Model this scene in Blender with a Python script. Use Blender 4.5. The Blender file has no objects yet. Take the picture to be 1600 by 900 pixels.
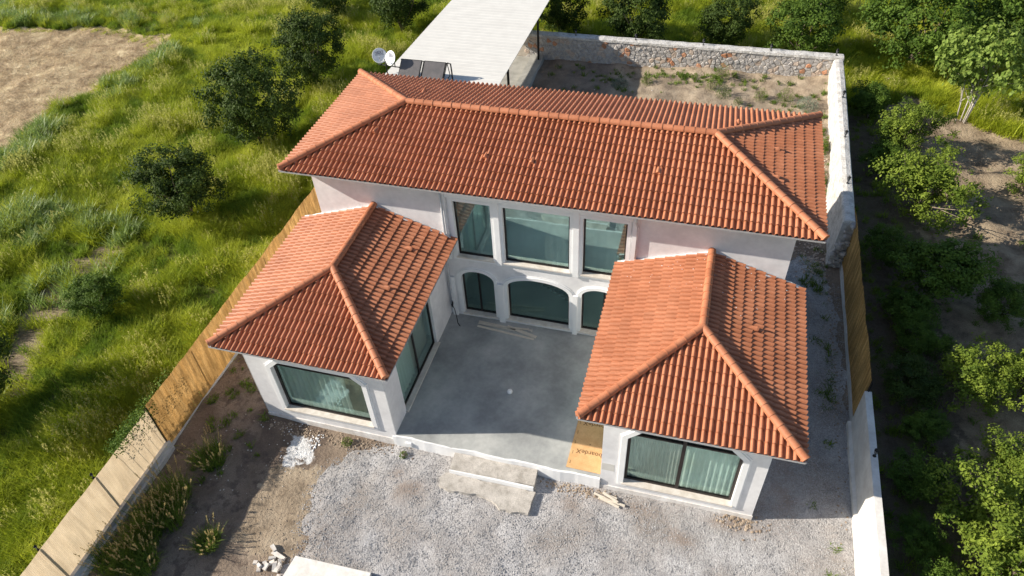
import bpy, bmesh, math, random
from math import sin, cos, pi, radians, sqrt, atan2, tan, exp, floor
from mathutils import Vector, Matrix, noise
from mathutils.geometry import tessellate_polygon
rnd = random.Random(7)
scn = bpy.context.scene
COL = scn.collection

# ---------------------------------------------------------------- camera
def rotmat(yaw, pitch, roll):
    f = Vector((sin(yaw)*cos(pitch), cos(yaw)*cos(pitch), -sin(pitch)))
    r = Vector((cos(yaw), -sin(yaw), 0)); u = r.cross(f)
    R_ = cos(roll)*r + sin(roll)*u; U_ = -sin(roll)*r + cos(roll)*u
    return Matrix((R_, U_, -f)).transposed()
cam_d = bpy.data.cameras.new('camera'); cam = bpy.data.objects.new('camera', cam_d); COL.objects.link(cam)
cam.matrix_world = Matrix.Translation((8.5167, -12.6956, 21.1451)) @ rotmat(-0.3101, 0.7637, -0.0618).to_4x4()
cam_d.sensor_width = 36; cam_d.lens = 36*1144.35/1600; cam_d.clip_end = 2000; cam_d.clip_start = .1
scn.camera = cam

# ---------------------------------------------------------------- light
SUN_TRAVEL = Vector((1.8, .463, -1.0)).normalized()
w = bpy.data.worlds.new('World'); scn.world = w; w.use_nodes = True
nt = w.node_tree; nt.nodes.clear()
sky = nt.nodes.new('ShaderNodeTexSky'); sky.sky_type = 'NISHITA'; sky.sun_disc = False
sky.sun_elevation = math.asin(-SUN_TRAVEL.z); sky.sun_rotation = atan2(-SUN_TRAVEL.x, -SUN_TRAVEL.y) % (2*pi)
sky.air_density = 1.0; sky.dust_density = 0.8
bg = nt.nodes.new('ShaderNodeBackground'); bg.inputs[1].default_value = 0.088
wo = nt.nodes.new('ShaderNodeOutputWorld')
nt.links.new(sky.outputs[0], bg.inputs[0]); nt.links.new(bg.outputs[0], wo.inputs[0])
sun_d = bpy.data.lights.new('sun', 'SUN'); sun_d.energy = 5.0; sun_d.angle = radians(.53); sun_d.color = (1.0, .92, .80)
sun = bpy.data.objects.new('sun', sun_d); COL.objects.link(sun)
sun.rotation_euler = SUN_TRAVEL.to_track_quat('-Z', 'Y').to_euler()
scn.view_settings.view_transform = 'Standard'; scn.view_settings.look = 'None'
scn.view_settings.exposure = 0.60; scn.view_settings.gamma = 1
scn.render.engine = 'CYCLES'
try:
    scn.cycles.transparent_max_bounces = 16; scn.cycles.max_bounces = 8
except Exception: pass

# ---------------------------------------------------------------- materials
MATS = {}
def mat(name, c1, c2=None, c3=None, scale=3.0, rough=.8, bump=0, bscale=20, bdist=.02, detail=6, stretch=(1,1,1), spec=.3,
        lo=.35, hi=.65, mid=.5, fine=0, fscale=60, metal=0, trans=None, tone=None, mscale=None, coord='W', tlo=.92, thi=1.07):
    """noise-mixed principled material in world space; fine = amount of small scale value variation"""
    m = bpy.data.materials.new(name); m.use_nodes = True; n = m.node_tree.nodes; l = m.node_tree.links
    b = n['Principled BSDF']; b.inputs['Roughness'].default_value = rough; b.inputs['Metallic'].default_value = metal
    b.inputs['Specular IOR Level'].default_value = spec
    if coord == 'W': g = n.new('ShaderNodeNewGeometry'); src = g.outputs['Position']
    else: g = n.new('ShaderNodeTexCoord'); src = g.outputs['Object']
    mp = n.new('ShaderNodeMapping'); mp.inputs['Scale'].default_value = stretch; l.new(src, mp.inputs[0])
    def nz(s, d=detail, r=.6):
        t = n.new('ShaderNodeTexNoise'); t.inputs['Scale'].default_value = s; t.inputs['Detail'].default_value = d
        t.inputs['Roughness'].default_value = r; l.new(mp.outputs[0], t.inputs['Vector']); return t
    out = None
    if c2 is None: c2 = c1
    t = nz(scale); r = n.new('ShaderNodeValToRGB'); l.new(t.outputs['Fac'], r.inputs[0])
    e = r.color_ramp.elements; e[0].position = lo; e[1].position = hi
    e[0].color = (*c1, 1); e[1].color = (*c2, 1)
    if c3: k = r.color_ramp.elements.new(mid); k.color = (*c3, 1)
    out = r.outputs[0]
    def mul(val_socket, a, bb):
        nonlocal out
        mr = n.new('ShaderNodeMapRange'); mr.inputs['To Min'].default_value = a; mr.inputs['To Max'].default_value = bb
        l.new(val_socket, mr.inputs['Value'])
        mx = n.new('ShaderNodeMix'); mx.data_type = 'RGBA'; mx.blend_type = 'MULTIPLY'; mx.inputs[0].default_value = 1
        l.new(out, mx.inputs[6]); l.new(mr.outputs[0], mx.inputs[7]); out = mx.outputs[2]
        return mr
    if fine:
        t2 = nz(fscale, 3); mr = mul(t2.outputs['Fac'], 1-fine, 1+fine); mr.inputs['From Min'].default_value = .3; mr.inputs['From Max'].default_value = .7
    if tone == 'random':
        o = n.new('ShaderNodeObjectInfo'); mul(o.outputs['Random'], .92, 1.07)
    elif tone == 'attr':
        o = n.new('ShaderNodeAttribute'); o.attribute_name = 'tone'; mul(o.outputs['Fac'], tlo, thi)
    l.new(out, b.inputs['Base Color'])
    if bump:
        t3 = nz(bscale, 5); bp = n.new('ShaderNodeBump'); bp.inputs['Strength'].default_value = bump; bp.inputs['Distance'].default_value = bdist
        l.new(t3.outputs['Fac'], bp.inputs['Height']); l.new(bp.outputs[0], b.inputs['Normal'])
    if trans:
        tr = n.new('ShaderNodeBsdfTranslucent'); l.new(out, tr.inputs[0]); ms = n.new('ShaderNodeMixShader'); ms.inputs[0].default_value = trans
        l.new(b.outputs[0], ms.inputs[1]); l.new(tr.outputs[0], ms.inputs[2]); l.new(ms.outputs[0], n['Material Output'].inputs[0])
    MATS[name] = m; return m

TERRA1, TERRA2, TERRA3 = (.43,.155,.072), (.53,.212,.108), (.48,.182,.088)
mat('tile_single', TERRA1, TERRA2, TERRA3, scale=1.1, rough=.55, tone='random', fine=.09, fscale=16, bump=.15, bscale=60, bdist=.004, spec=.5)
mat('tile_field', TERRA1, TERRA2, TERRA3, scale=1.1, rough=.55, tone='attr', fine=.09, fscale=16, bump=.15, bscale=60, bdist=.004, spec=.5)
mat('ridge_clay', (.43,.155,.074), (.52,.205,.105), scale=2.2, rough=.6, tone='random', fine=.12, fscale=25, bump=.15, bscale=60, bdist=.004, spec=.35)
mat('roof_deck', (.12,.06,.045), rough=.9)
mat('plaster', (.67,.66,.665), (.80,.79,.79), scale=.9, rough=.85, bump=.35, bscale=50, bdist=.006, fine=.05, fscale=5)
mat('plaster_trim', (.79,.79,.79), (.84,.84,.84), scale=2, rough=.75, bump=.15, bscale=90, bdist=.003)
mat('plaster_base', (.62,.58,.54), (.78,.76,.74), scale=2.5, rough=.9, bump=.4, bscale=40, bdist=.01, fine=.08, fscale=12)
mat('gutter', (.42,.43,.44), (.5,.51,.52), scale=5, rough=.45, metal=.3)
mat('fascia', (.72,.73,.74), (.8,.8,.8), scale=4, rough=.5)
mat('flashing', (.55,.56,.57), (.8,.8,.8), scale=6, rough=.6, bump=.5, bscale=25, bdist=.01)
mat('frame_dark', (.018,.014,.013), (.03,.022,.02), scale=5, rough=.4)
mat('sill', (.60,.54,.47), (.74,.69,.63), scale=4, rough=.6, fine=.06)
mat('pipe_grey', (.45,.46,.48), (.55,.56,.57), scale=8, rough=.4)
mat('curtain', (.72,.84,.77), (.84,.92,.88), scale=3, rough=.9, trans=.4, stretch=(1,1,.2))
mat('fill_sheet', (.78,.83,.82), (.85,.89,.88), scale=1, rough=.9, trans=.4)
mat('blind', (.52,.51,.48), (.60,.59,.55), scale=3, rough=.9, trans=.35, stretch=(4,4,.3))
mat('room', (.72,.74,.73), (.78,.79,.78), scale=1, rough=.9)
mat('room_floor', (.50,.51,.50), (.56,.56,.55), scale=1.5, rough=.35)
mat('room_dark', (.50,.53,.51), (.56,.58,.56), scale=1.2, rough=.7)
mat('terrace', (.25,.258,.255), (.47,.475,.455), (.35,.36,.352), scale=.55, rough=.55, bump=.12, bscale=14, bdist=.004, fine=.07, fscale=7, detail=8)
mat('old_concrete', (.36,.33,.29), (.56,.52,.47), (.48,.445,.40), scale=3.2, rough=.95, bump=.7, bscale=22, bdist=.02, fine=.16, fscale=30)
mat('grey_concrete', (.30,.295,.27), (.42,.41,.38), scale=2, rough=.9, bump=.4, bscale=20, bdist=.01, fine=.1)
mat('slab_marble', (.70,.66,.60), (.84,.82,.78), scale=3.5, rough=.6, fine=.06, fscale=9)
mat('rubble', (.55,.50,.45), (.74,.70,.64), scale=6, rough=.9, fine=.1, tone='random')
mat('wood', (.58,.51,.42), (.72,.66,.56), scale=6, rough=.8, stretch=(1,8,8), tone='random')
mat('osb', (.58,.34,.15), (.66,.41,.20), scale=5, rough=.7, fine=.06, fscale=20)
mat('print', (.10,.045,.02), rough=.7)
mat('print_blue', (.03,.04,.12), rough=.6)
mat('bamboo', (.37,.21,.070), (.52,.32,.125), (.44,.26,.095), tlo=.70, thi=1.25, scale=2.2, rough=.75, trans=.38, stretch=(1,3,.5), fine=.30, fscale=22, bump=.5, bscale=40, bdist=.01, tone='attr')
mat('reed_cream', (.56,.44,.30), (.68,.55,.39), scale=1.6, rough=.8, trans=.45, stretch=(1,3,.5), fine=.10, fscale=25, tone='attr', tlo=.9, thi=1.08)
mat('white_wall', (.60,.57,.53), (.74,.72,.68), scale=2, rough=.9, bump=.4, bscale=25, bdist=.01, fine=.05, fscale=12)
mat('lime_wall', (.42,.40,.37), (.64,.62,.59), (.56,.54,.51), scale=3.5, rough=.95, bump=.9, bscale=12, bdist=.05, fine=.10, fscale=14)
mat('clod', (.24,.18,.13), (.42,.34,.26), scale=6, rough=1, fine=.15)
mat('mortar', (.48,.42,.35), (.60,.54,.46), scale=5, rough=.95, bump=.8, bscale=25, bdist=.03, fine=.2)
mat('stone_grey', (.34,.32,.31), (.54,.51,.48), scale=5, rough=.9, bump=.6, bscale=25, bdist=.02, fine=.15, tone='random')
mat('stone_rust', (.46,.20,.10), (.56,.33,.22), scale=6, rough=.9, bump=.6, bscale=25, bdist=.02, fine=.15, tone='random')
mat('stone_tan', (.46,.36,.29), (.58,.48,.40), scale=6, rough=.9, bump=.6, bscale=25, bdist=.02, fine=.15, tone='random')
mat('black_metal', (.012,.012,.013), (.02,.02,.02), rough=.45, metal=.4)
mat('white_metal', (.66,.64,.595), (.72,.70,.65), scale=1.2, rough=.5, fine=.03)
mat('dish_metal', (.72,.74,.76), (.78,.79,.8), rough=.35)
mat('collector_glass', (.10,.095,.095), (.13,.12,.12), scale=4, rough=.38, spec=.6)
mat('white_plastic', (.85,.85,.85), rough=.4)
mat('bark', (.16,.12,.09), (.28,.23,.18), scale=8, rough=.95, bump=.6, bscale=30)
mat('bark_pale', (.42,.38,.33), (.60,.56,.50), scale=8, rough=.9)
mat('soil_shrub', (.10,.07,.05), rough=1)
mat('lime_dust', (.70,.70,.71), (.9,.9,.9), scale=5, rough=.95, bump=.8, bscale=12, bdist=.04, fine=.1, fscale=18)
mat('grey_patch', (.58,.56,.52), (.64,.62,.58), scale=3, rough=.9)
mat('curb', (.50,.50,.49), (.62,.62,.61), scale=2, rough=.9, fine=.08, fscale=14)

def leaf_mat(name, c1, c2, c3=None, scale=2.0, trans=.35, rough=.6, spec=.18):
    return mat(name, c1, c2, c3, scale=scale, rough=rough, trans=trans, fine=.30, fscale=9, detail=3, spec=spec, lo=.3, hi=.7)
leaf_mat('leaf_citrus', (.028,.055,.012), (.10,.15,.026), scale=1.6, trans=.30)
leaf_mat('leaf_citrus_mid', (.045,.095,.014), (.155,.24,.032), scale=1.8, trans=.35)
leaf_mat('leaf_bright', (.06,.115,.014), (.32,.40,.055), scale=1.5, trans=.42)
leaf_mat('leaf_fig', (.12,.20,.03), (.32,.41,.09), scale=3.0, trans=.40)
leaf_mat('leaf_ivy', (.07,.13,.018), (.19,.28,.045), scale=5, trans=.3)
leaf_mat('grass_green', (.25,.32,.020), (.60,.63,.075), (.44,.50,.040), scale=.45, trans=.5)
leaf_mat('grass_dark', (.14,.23,.018), (.28,.38,.040), scale=.7, trans=.45)
leaf_mat('grass_silver', (.19,.29,.06), (.38,.48,.17), scale=1.0, trans=.4, rough=.45, spec=.4)
leaf_mat('grass_seed', (.42,.43,.10), (.58,.55,.20), scale=1.5, trans=.45, rough=.7)
leaf_mat('straw', (.34,.23,.13), (.78,.63,.42), scale=2.0, trans=.15, rough=.8)
leaf_mat('weed_green', (.09,.155,.022), (.21,.30,.045), scale=2, trans=.4)
leaf_mat('weed_seed', (.40,.31,.12), (.62,.51,.25), scale=3, trans=.4, rough=.8)
leaf_mat('weed_grey', (.16,.21,.14), (.28,.34,.26), scale=3, trans=.25)

def ground_mat(name, zones, bump=.6, bscale=9, bdist=.06):
    """zones: list of (attribute or None, colours, noise scale); later ones painted over earlier ones where the vertex mask says so"""
    m = bpy.data.materials.new(name); m.use_nodes = True; n = m.node_tree.nodes; l = m.node_tree.links
    b = n['Principled BSDF']; b.inputs['Roughness'].default_value = .95; b.inputs['Specular IOR Level'].default_value = .15
    g = n.new('ShaderNodeNewGeometry')
    def nz(s, d=6, r=.65):
        t = n.new('ShaderNodeTexNoise'); t.inputs['Scale'].default_value = s; t.inputs['Detail'].default_value = d; t.inputs['Roughness'].default_value = r
        l.new(g.outputs['Position'], t.inputs['Vector']); return t
    edge = nz(2.2, 6); cur = None
    for attr, cols, s in zones:
        t = nz(s); r = n.new('ShaderNodeValToRGB'); l.new(t.outputs['Fac'], r.inputs[0])
        e = r.color_ramp.elements; e[0].position = .33; e[1].position = .67; e[0].color = (*cols[0], 1); e[1].color = (*cols[-1], 1)
        for i, c in enumerate(cols[1:-1]):
            k = r.color_ramp.elements.new(.33+.34*(i+1)/(len(cols)-1)); k.color = (*c, 1)
        if cur is None: cur = r.outputs[0]; continue
        a = n.new('ShaderNodeAttribute'); a.attribute_name = attr
        ad = n.new('ShaderNodeMath'); ad.operation = 'ADD'; l.new(a.outputs['Fac'], ad.inputs[0])
        sc = n.new('ShaderNodeMapRange'); sc.inputs['To Min'].default_value = -.45; sc.inputs['To Max'].default_value = .45
        sc.inputs['From Min'].default_value = .25; sc.inputs['From Max'].default_value = .75; l.new(edge.outputs['Fac'], sc.inputs['Value']); l.new(sc.outputs[0], ad.inputs[1])
        mr = n.new('ShaderNodeMapRange'); mr.inputs['From Min'].default_value = .42; mr.inputs['From Max'].default_value = .58; l.new(ad.outputs[0], mr.inputs['Value'])
        mx = n.new('ShaderNodeMix'); mx.data_type = 'RGBA'; l.new(mr.outputs[0], mx.inputs[0]); l.new(cur, mx.inputs[6]); l.new(r.outputs[0], mx.inputs[7]); cur = mx.outputs[2]
    f = nz(38, 4); mr = n.new('ShaderNodeMapRange'); mr.inputs['From Min'].default_value = .3; mr.inputs['From Max'].default_value = .7
    mr.inputs['To Min'].default_value = .72; mr.inputs['To Max'].default_value = 1.28; l.new(f.outputs['Fac'], mr.inputs['Value'])
    mx = n.new('ShaderNodeMix'); mx.data_type = 'RGBA'; mx.blend_type = 'MULTIPLY'; mx.inputs[0].default_value = 1
    l.new(cur, mx.inputs[6]); l.new(mr.outputs[0], mx.inputs[7]); l.new(mx.outputs[2], b.inputs['Base Color'])
    bt = nz(bscale, 8, .7); bp = n.new('ShaderNodeBump'); bp.inputs['Strength'].default_value = bump; bp.inputs['Distance'].default_value = bdist
    l.new(bt.outputs['Fac'], bp.inputs['Height']); l.new(bp.outputs[0], b.inputs['Normal'])
    MATS[name] = m
ground_mat('field_ground', [
    (None, [(.07,.095,.018), (.12,.15,.028), (.17,.17,.05)], .8),
    ('bare', [(.17,.125,.085), (.31,.24,.165), (.42,.335,.23)], 1.3),
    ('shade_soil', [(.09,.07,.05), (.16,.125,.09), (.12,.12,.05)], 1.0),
    ('stubble', [(.24,.17,.10), (.50,.385,.225), (.57,.45,.27), (.80,.68,.44)], 1.3)], bump=.9, bscale=7, bdist=.12)
ground_mat('yard_dirt', [
    (None, [(.19,.145,.11), (.27,.21,.16), (.34,.27,.205)], 1.1),
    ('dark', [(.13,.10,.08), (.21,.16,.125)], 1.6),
    ('tan', [(.22,.17,.12), (.36,.285,.205), (.46,.375,.275)], 1.3),
    ('lime', [(.60,.59,.58), (.85,.85,.85)], 2.0)], bump=.9, bscale=10, bdist=.08)

def gravel_mat(name):
    m = bpy.data.materials.new(name); m.use_nodes = True; n = m.node_tree.nodes; l = m.node_tree.links
    b = n['Principled BSDF']; b.inputs['Roughness'].default_value = .85; b.inputs['Specular IOR Level'].default_value = .25
    g = n.new('ShaderNodeNewGeometry')
    v = n.new('ShaderNodeTexVoronoi'); v.inputs['Scale'].default_value = 34; l.new(g.outputs['Position'], v.inputs['Vector'])
    r = n.new('ShaderNodeValToRGB'); l.new(v.outputs['Color'], r.inputs[0])
    e = r.color_ramp.elements; e[0].color = (.31,.30,.296,1); e[0].position = .1; e[1].color = (.53,.52,.515,1); e[1].position = .9
    t = n.new('ShaderNodeTexNoise'); t.inputs['Scale'].default_value = .55; t.inputs['Detail'].default_value = 7; l.new(g.outputs['Position'], t.inputs['Vector'])
    r2 = n.new('ShaderNodeValToRGB'); l.new(t.outputs['Fac'], r2.inputs[0]); e = r2.color_ramp.elements
    e[0].color = (.72,.66,.61,1); e[0].position = .33; e[1].color = (1.12,1.12,1.13,1); e[1].position = .62
    mx = n.new('ShaderNodeMix'); mx.data_type = 'RGBA'; mx.blend_type = 'MULTIPLY'; mx.inputs[0].default_value = 1
    l.new(r.outputs[0], mx.inputs[6]); l.new(r2.outputs[0], mx.inputs[7])
    a = n.new('ShaderNodeAttribute'); a.attribute_name = 'stain'
    m2 = n.new('ShaderNodeMix'); m2.data_type = 'RGBA'; l.new(a.outputs['Fac'], m2.inputs[0]); l.new(mx.outputs[2], m2.inputs[6]); m2.inputs[7].default_value = (.27,.21,.17,1)
    l.new(m2.outputs[2], b.inputs['Base Color'])
    v2 = n.new('ShaderNodeTexVoronoi'); v2.inputs['Scale'].default_value = 34; l.new(g.outputs['Position'], v2.inputs['Vector'])
    bp = n.new('ShaderNodeBump'); bp.invert = True; bp.inputs['Strength'].default_value = .8; bp.inputs['Distance'].default_value = .018
    l.new(v2.outputs['Distance'], bp.inputs['Height']); l.new(bp.outputs[0], b.inputs['Normal']); MATS[name] = m
gravel_mat('gravel')
mat('pebble', (.29,.283,.28), (.50,.49,.485), scale=9, rough=.85, tone='random')

def glass_mat(name, tint, refl=1.0, base=.0):
    m = bpy.data.materials.new(name); m.use_nodes = True; n = m.node_tree.nodes; l = m.node_tree.links
    n.remove(n['Principled BSDF'])
    tr = n.new('ShaderNodeBsdfTransparent'); tr.inputs[0].default_value = (*tint, 1)
    gl = n.new('ShaderNodeBsdfGlossy'); gl.inputs['Roughness'].default_value = .01; gl.inputs[0].default_value = (.72,.94,.92,1)
    fr = n.new('ShaderNodeFresnel'); fr.inputs[0].default_value = 1.6
    mr = n.new('ShaderNodeMath'); mr.operation = 'MULTIPLY_ADD'; mr.inputs[1].default_value = refl; mr.inputs[2].default_value = base; mr.use_clamp = True; l.new(fr.outputs[0], mr.inputs[0])
    ms = n.new('ShaderNodeMixShader'); l.new(mr.outputs[0], ms.inputs[0]); l.new(tr.outputs[0], ms.inputs[1]); l.new(gl.outputs[0], ms.inputs[2])
    l.new(ms.outputs[0], n['Material Output'].inputs[0]); MATS[name] = m
glass_mat('glass_teal', (.93,.975,.97), .45, .13)
glass_mat('glass_dark', (.80,.87,.85), .45, .05)
glass_mat('glass_green', (.95,.98,.965), .40, .0)

# ---------------------------------------------------------------- helpers
def tag(o, label=None, cat=None, group=None, kind=None):
    if label: o['label'] = label
    if cat: o['category'] = cat
    if group: o['group'] = group
    if kind: o['kind'] = kind
    return o
def link(name, me, parent=None, loc=None, m=None):
    o = bpy.data.objects.new(name, me); COL.objects.link(o)
    if parent: o.parent = parent
    if loc: o.location = loc
    if m and not me.materials: me.materials.append(MATS[m])
    return o
def empty(name, loc, label, cat, group=None, rz=0):
    o = bpy.data.objects.new(name, None); o.location = loc; o.rotation_euler = (0,0,rz); o.empty_display_size = .2
    COL.objects.link(o); return tag(o, label, cat, group)
class MB:
    def __init__(s): s.v = []; s.f = []; s.sm = []; s.tone = []
    def add(s, vs, fs, smooth=False, tone=.5):
        b = len(s.v); s.v += [tuple(p) for p in vs]; s.f += [tuple(i+b for i in f) for f in fs]; s.sm += [smooth]*len(fs); s.tone += [tone]*len(vs); return s
    def box(s, a, b, M=None, tone=.5):
        x0,y0,z0 = a; x1,y1,z1 = b
        vs = [(x0,y0,z0),(x1,y0,z0),(x1,y1,z0),(x0,y1,z0),(x0,y0,z1),(x1,y0,z1),(x1,y1,z1),(x0,y1,z1)]
        if M: vs = [M @ Vector(p) for p in vs]
        return s.add(vs, [(0,3,2,1),(4,5,6,7),(0,1,5,4),(1,2,6,5),(2,3,7,6),(3,0,4,7)], tone=tone)
    def tube(s, pts, r, n=8, cap=True, smooth=True, tone=.5):
        pts = [Vector(p) for p in pts]; rs = r if isinstance(r, (list,tuple)) else [r]*len(pts)
        vs = []; fs = []; up = None
        for i, p in enumerate(pts):
            d = (pts[min(i+1,len(pts)-1)] - pts[max(i-1,0)]).normalized()
            if up is None: up = d.orthogonal().normalized()
            up = (up - d*up.dot(d)).normalized(); sd = d.cross(up)
            for k in range(n): a = 2*pi*k/n; vs.append(p + (up*cos(a) + sd*sin(a))*rs[i])
        for i in range(len(pts)-1):
            for k in range(n): k2 = (k+1)%n; fs.append((i*n+k, i*n+k2, (i+1)*n+k2, (i+1)*n+k))
        if cap: fs.append(tuple(range(n))[::-1]); fs.append(tuple(range((len(pts)-1)*n, len(pts)*n)))
        return s.add(vs, fs, smooth, tone)
    def lathe(s, prof, c=(0,0,0), n=16, M=None, smooth=True):
        vs = []; fs = []
        for r, z in prof:
            for k in range(n): a = 2*pi*k/n; vs.append(Vector((c[0]+r*cos(a), c[1]+r*sin(a), c[2]+z)))
        if M: vs = [M @ p for p in vs]
        for i in range(len(prof)-1):
            for k in range(n): k2 = (k+1)%n; fs.append((i*n+k, i*n+k2, (i+1)*n+k2, (i+1)*n+k))
        return s.add(vs, fs, smooth)
    def mesh(s, name, m=None, tone=False):
        me = bpy.data.meshes.new(name); me.from_pydata(s.v, [], s.f)
        me.polygons.foreach_set('use_smooth', s.sm)
        if tone:
            a = me.attributes.new('tone', 'FLOAT', 'POINT'); a.data.foreach_set('value', s.tone)
        if m: me.materials.append(MATS[m])
        me.update(); return me
    def build(s, name, m, parent=None, loc=None, tone=False):
        return link(name, s.mesh(name, m, tone), parent, loc)
def grp(mb_build): return mb_build

def panel(outer, holes, T, d):
    """flat panel with holes: 2D loops (a,b) -> T(a,b,depth); returns MB with front, back and reveal faces"""
    mb = MB(); loops = [outer]+holes
    tri = tessellate_polygon([[Vector((a,b,0)) for a,b in lp] for lp in loops])
    pts = [p for lp in loops for p in lp]; n = len(pts)
    vs = [T(a,b,0) for a,b in pts] + [T(a,b,d) for a,b in pts]
    fs = []
    for t in tri: fs.append(tuple(t)); fs.append(tuple(i+n for i in reversed(t)))
    k = 0
    for lp in loops:
        m_ = len(lp)
        for i in range(m_): j = (i+1)%m_; fs.append((k+i, k+j, k+j+n, k+i+n))
        k += m_
    mb.add(vs, fs)
    return mb
def fix_normals(o):
    bm = bmesh.new(); bm.from_mesh(o.data); bmesh.ops.recalc_face_normals(bm, faces=bm.faces); bm.to_mesh(o.data); bm.free(); return o
def TY(y0, s=1): return lambda a,b,d: (a, y0+s*d, b)      # panel in xz plane, depth towards +y
def TX(x0, s=1): return lambda a,b,d: (x0+s*d, a, b)      # panel in yz plane
def rect(x0, z0, x1, z1): return [(x0,z0),(x1,z0),(x1,z1),(x0,z1)]
def arch(x0, z0, x1, zs, zt, n=14):
    """opening with a flat segmental arch, spring zs, crown zt"""
    cx = (x0+x1)/2; h = (x1-x0)/2
    pts = [(x0,z0),(x1,z0)]
    for k in range(n+1):
        a = pi*k/n; pts.append((cx+h*cos(a), zs+(zt-zs)*sin(a)**.9 if 0<k<n else zs))
    return pts
def cham(x0, z0, x1, z1, cw, ch): return [(x0,z0),(x1,z0),(x1,z1-ch),(x1-cw,z1),(x0+cw,z1),(x0,z1-ch)]
def grow(lp, e, z0=None):
    """offset a convex loop outwards by e; z0 clamps the lower edge"""
    n = len(lp); out = []
    for i in range(n):
        p0, p1, p2 = Vector(lp[i-1]), Vector(lp[i]), Vector(lp[(i+1)%n])
        n1 = Vector(((p1-p0).y, -(p1-p0).x)).normalized(); n2 = Vector(((p2-p1).y, -(p2-p1).x)).normalized()
        b = (n1+n2).normalized(); q = p1 + b*e/max(.5, b.dot(n1)); out.append((q.x, q.y if z0 is None else max(q.y, z0)))
    return out

# ---------------------------------------------------------------- terrain
def fbm(x, y, s, o=4, seed=0): return noise.fractal(Vector((x*s+seed*17.3, y*s-seed*9.1, seed*3.7)), 1.0, 2.0, o)
def smooth(a, b, x): t = max(0, min(1, (x-a)/(b-a))); return t*t*(3-2*t)
def inpoly(x, y, P):
    c = False; j = len(P)-1
    for i in range(len(P)):
        if (P[i][1] > y) != (P[j][1] > y) and x < (P[j][0]-P[i][0])*(y-P[i][1])/(P[j][1]-P[i][1])+P[i][0]: c = not c
        j = i
    return c
def pdist(x, y, P):
    d = 1e9
    for i in range(len(P)):
        ax, ay = P[i-1]; bx, by = P[i]; vx, vy = bx-ax, by-ay
        t = max(0, min(1, ((x-ax)*vx+(y-ay)*vy)/(vx*vx+vy*vy))); d = min(d, math.hypot(x-ax-t*vx, y-ay-t*vy))
    return d if inpoly(x, y, P) else -d
STUB = [(-70,31),(-45,27.6),(-40.3,26.6),(-34.4,28.0),(-28.4,27.6),(-27.6,26.4),(-26.6,25.6),(-27.6,24.2),(-27.9,20.9),(-28.5,18.8),(-28.3,14.8),(-28.4,12.4),(-29.6,7),(-33,-5),(-70,-5)]
BARE = [(-18.6,4.6),(-17.2,8.2),(-16.2,7.0),(-16.6,3.4),(-15.7,1.4),(-14.9,-.8),(-16.0,-1.6),(-17.4,.6),(-18.2,2.6)]
RDIRT = [(15.2,28.2),(21,28.6),(30,29),(46,27),(46,-20),(19,-20),(15.2,-6)]
def stub_m(x, y): return pdist(x, y, STUB) + fbm(x, y, .35, 4, 3)*.9
def bare_m(x, y): return pdist(x, y, BARE) + fbm(x, y, .8, 4, 4)*.5
def field_h(x, y):
    h = fbm(x, y, .12, 3, 1)*.22 + fbm(x, y, .6, 3, 2)*.07
    if stub_m(x, y) > 0: h += -.1
    if inpoly(x, y, RDIRT):
        h += .14*sin((x*.25+y)*2.9 + fbm(x, y, .3, 2, 6)*2) * smooth(15.5, 18, x) + fbm(x, y, 1.6, 4, 8)*.09
    return h - .12
def grid(name, xs, ys, hf, masks, m, skip=None):
    nx, ny = len(xs), len(ys)
    vs = [(x, y, hf(x, y)) for y in ys for x in xs]
    fs = []
    for j in range(ny-1):
        for i in range(nx-1):
            if skip and skip((xs[i]+xs[i+1])/2, (ys[j]+ys[j+1])/2): continue
            a = j*nx+i; fs.append((a, a+1, a+1+nx, a+nx))
    me = bpy.data.meshes.new(name); me.from_pydata(vs, [], fs); me.polygons.foreach_set('use_smooth', [True]*len(fs))
    for k, fn in masks.items():
        at = me.attributes.new(k, 'FLOAT', 'POINT'); at.data.foreach_set('value', [fn(v[0], v[1]) for v in vs])
    o = link(name, me, m=m); tag(o, kind='structure'); return o
def frange(a, b, s): n = int(round((b-a)/s)); return [a+(b-a)*i/n for i in range(n+1)]
INY = (-7.9, 14.95, 27.1)   # yard limits x0, x1, y1
far = [-900, -400, -150, -90]
xs = far + frange(-60, 40, .4) + [70, 150, 400, 900]
ys = far[:3] + [-60, -30] + frange(-18, 56, .4) + [80, 150, 400, 900]
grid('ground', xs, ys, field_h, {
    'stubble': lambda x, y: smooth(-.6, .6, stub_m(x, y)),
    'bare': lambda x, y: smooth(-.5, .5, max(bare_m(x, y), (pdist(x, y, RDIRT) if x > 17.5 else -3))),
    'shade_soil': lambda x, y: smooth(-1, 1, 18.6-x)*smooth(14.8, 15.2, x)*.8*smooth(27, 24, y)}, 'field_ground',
    skip=lambda x, y: -7.5 < x < 14.5 and -12.5 < y < 26.5)

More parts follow.
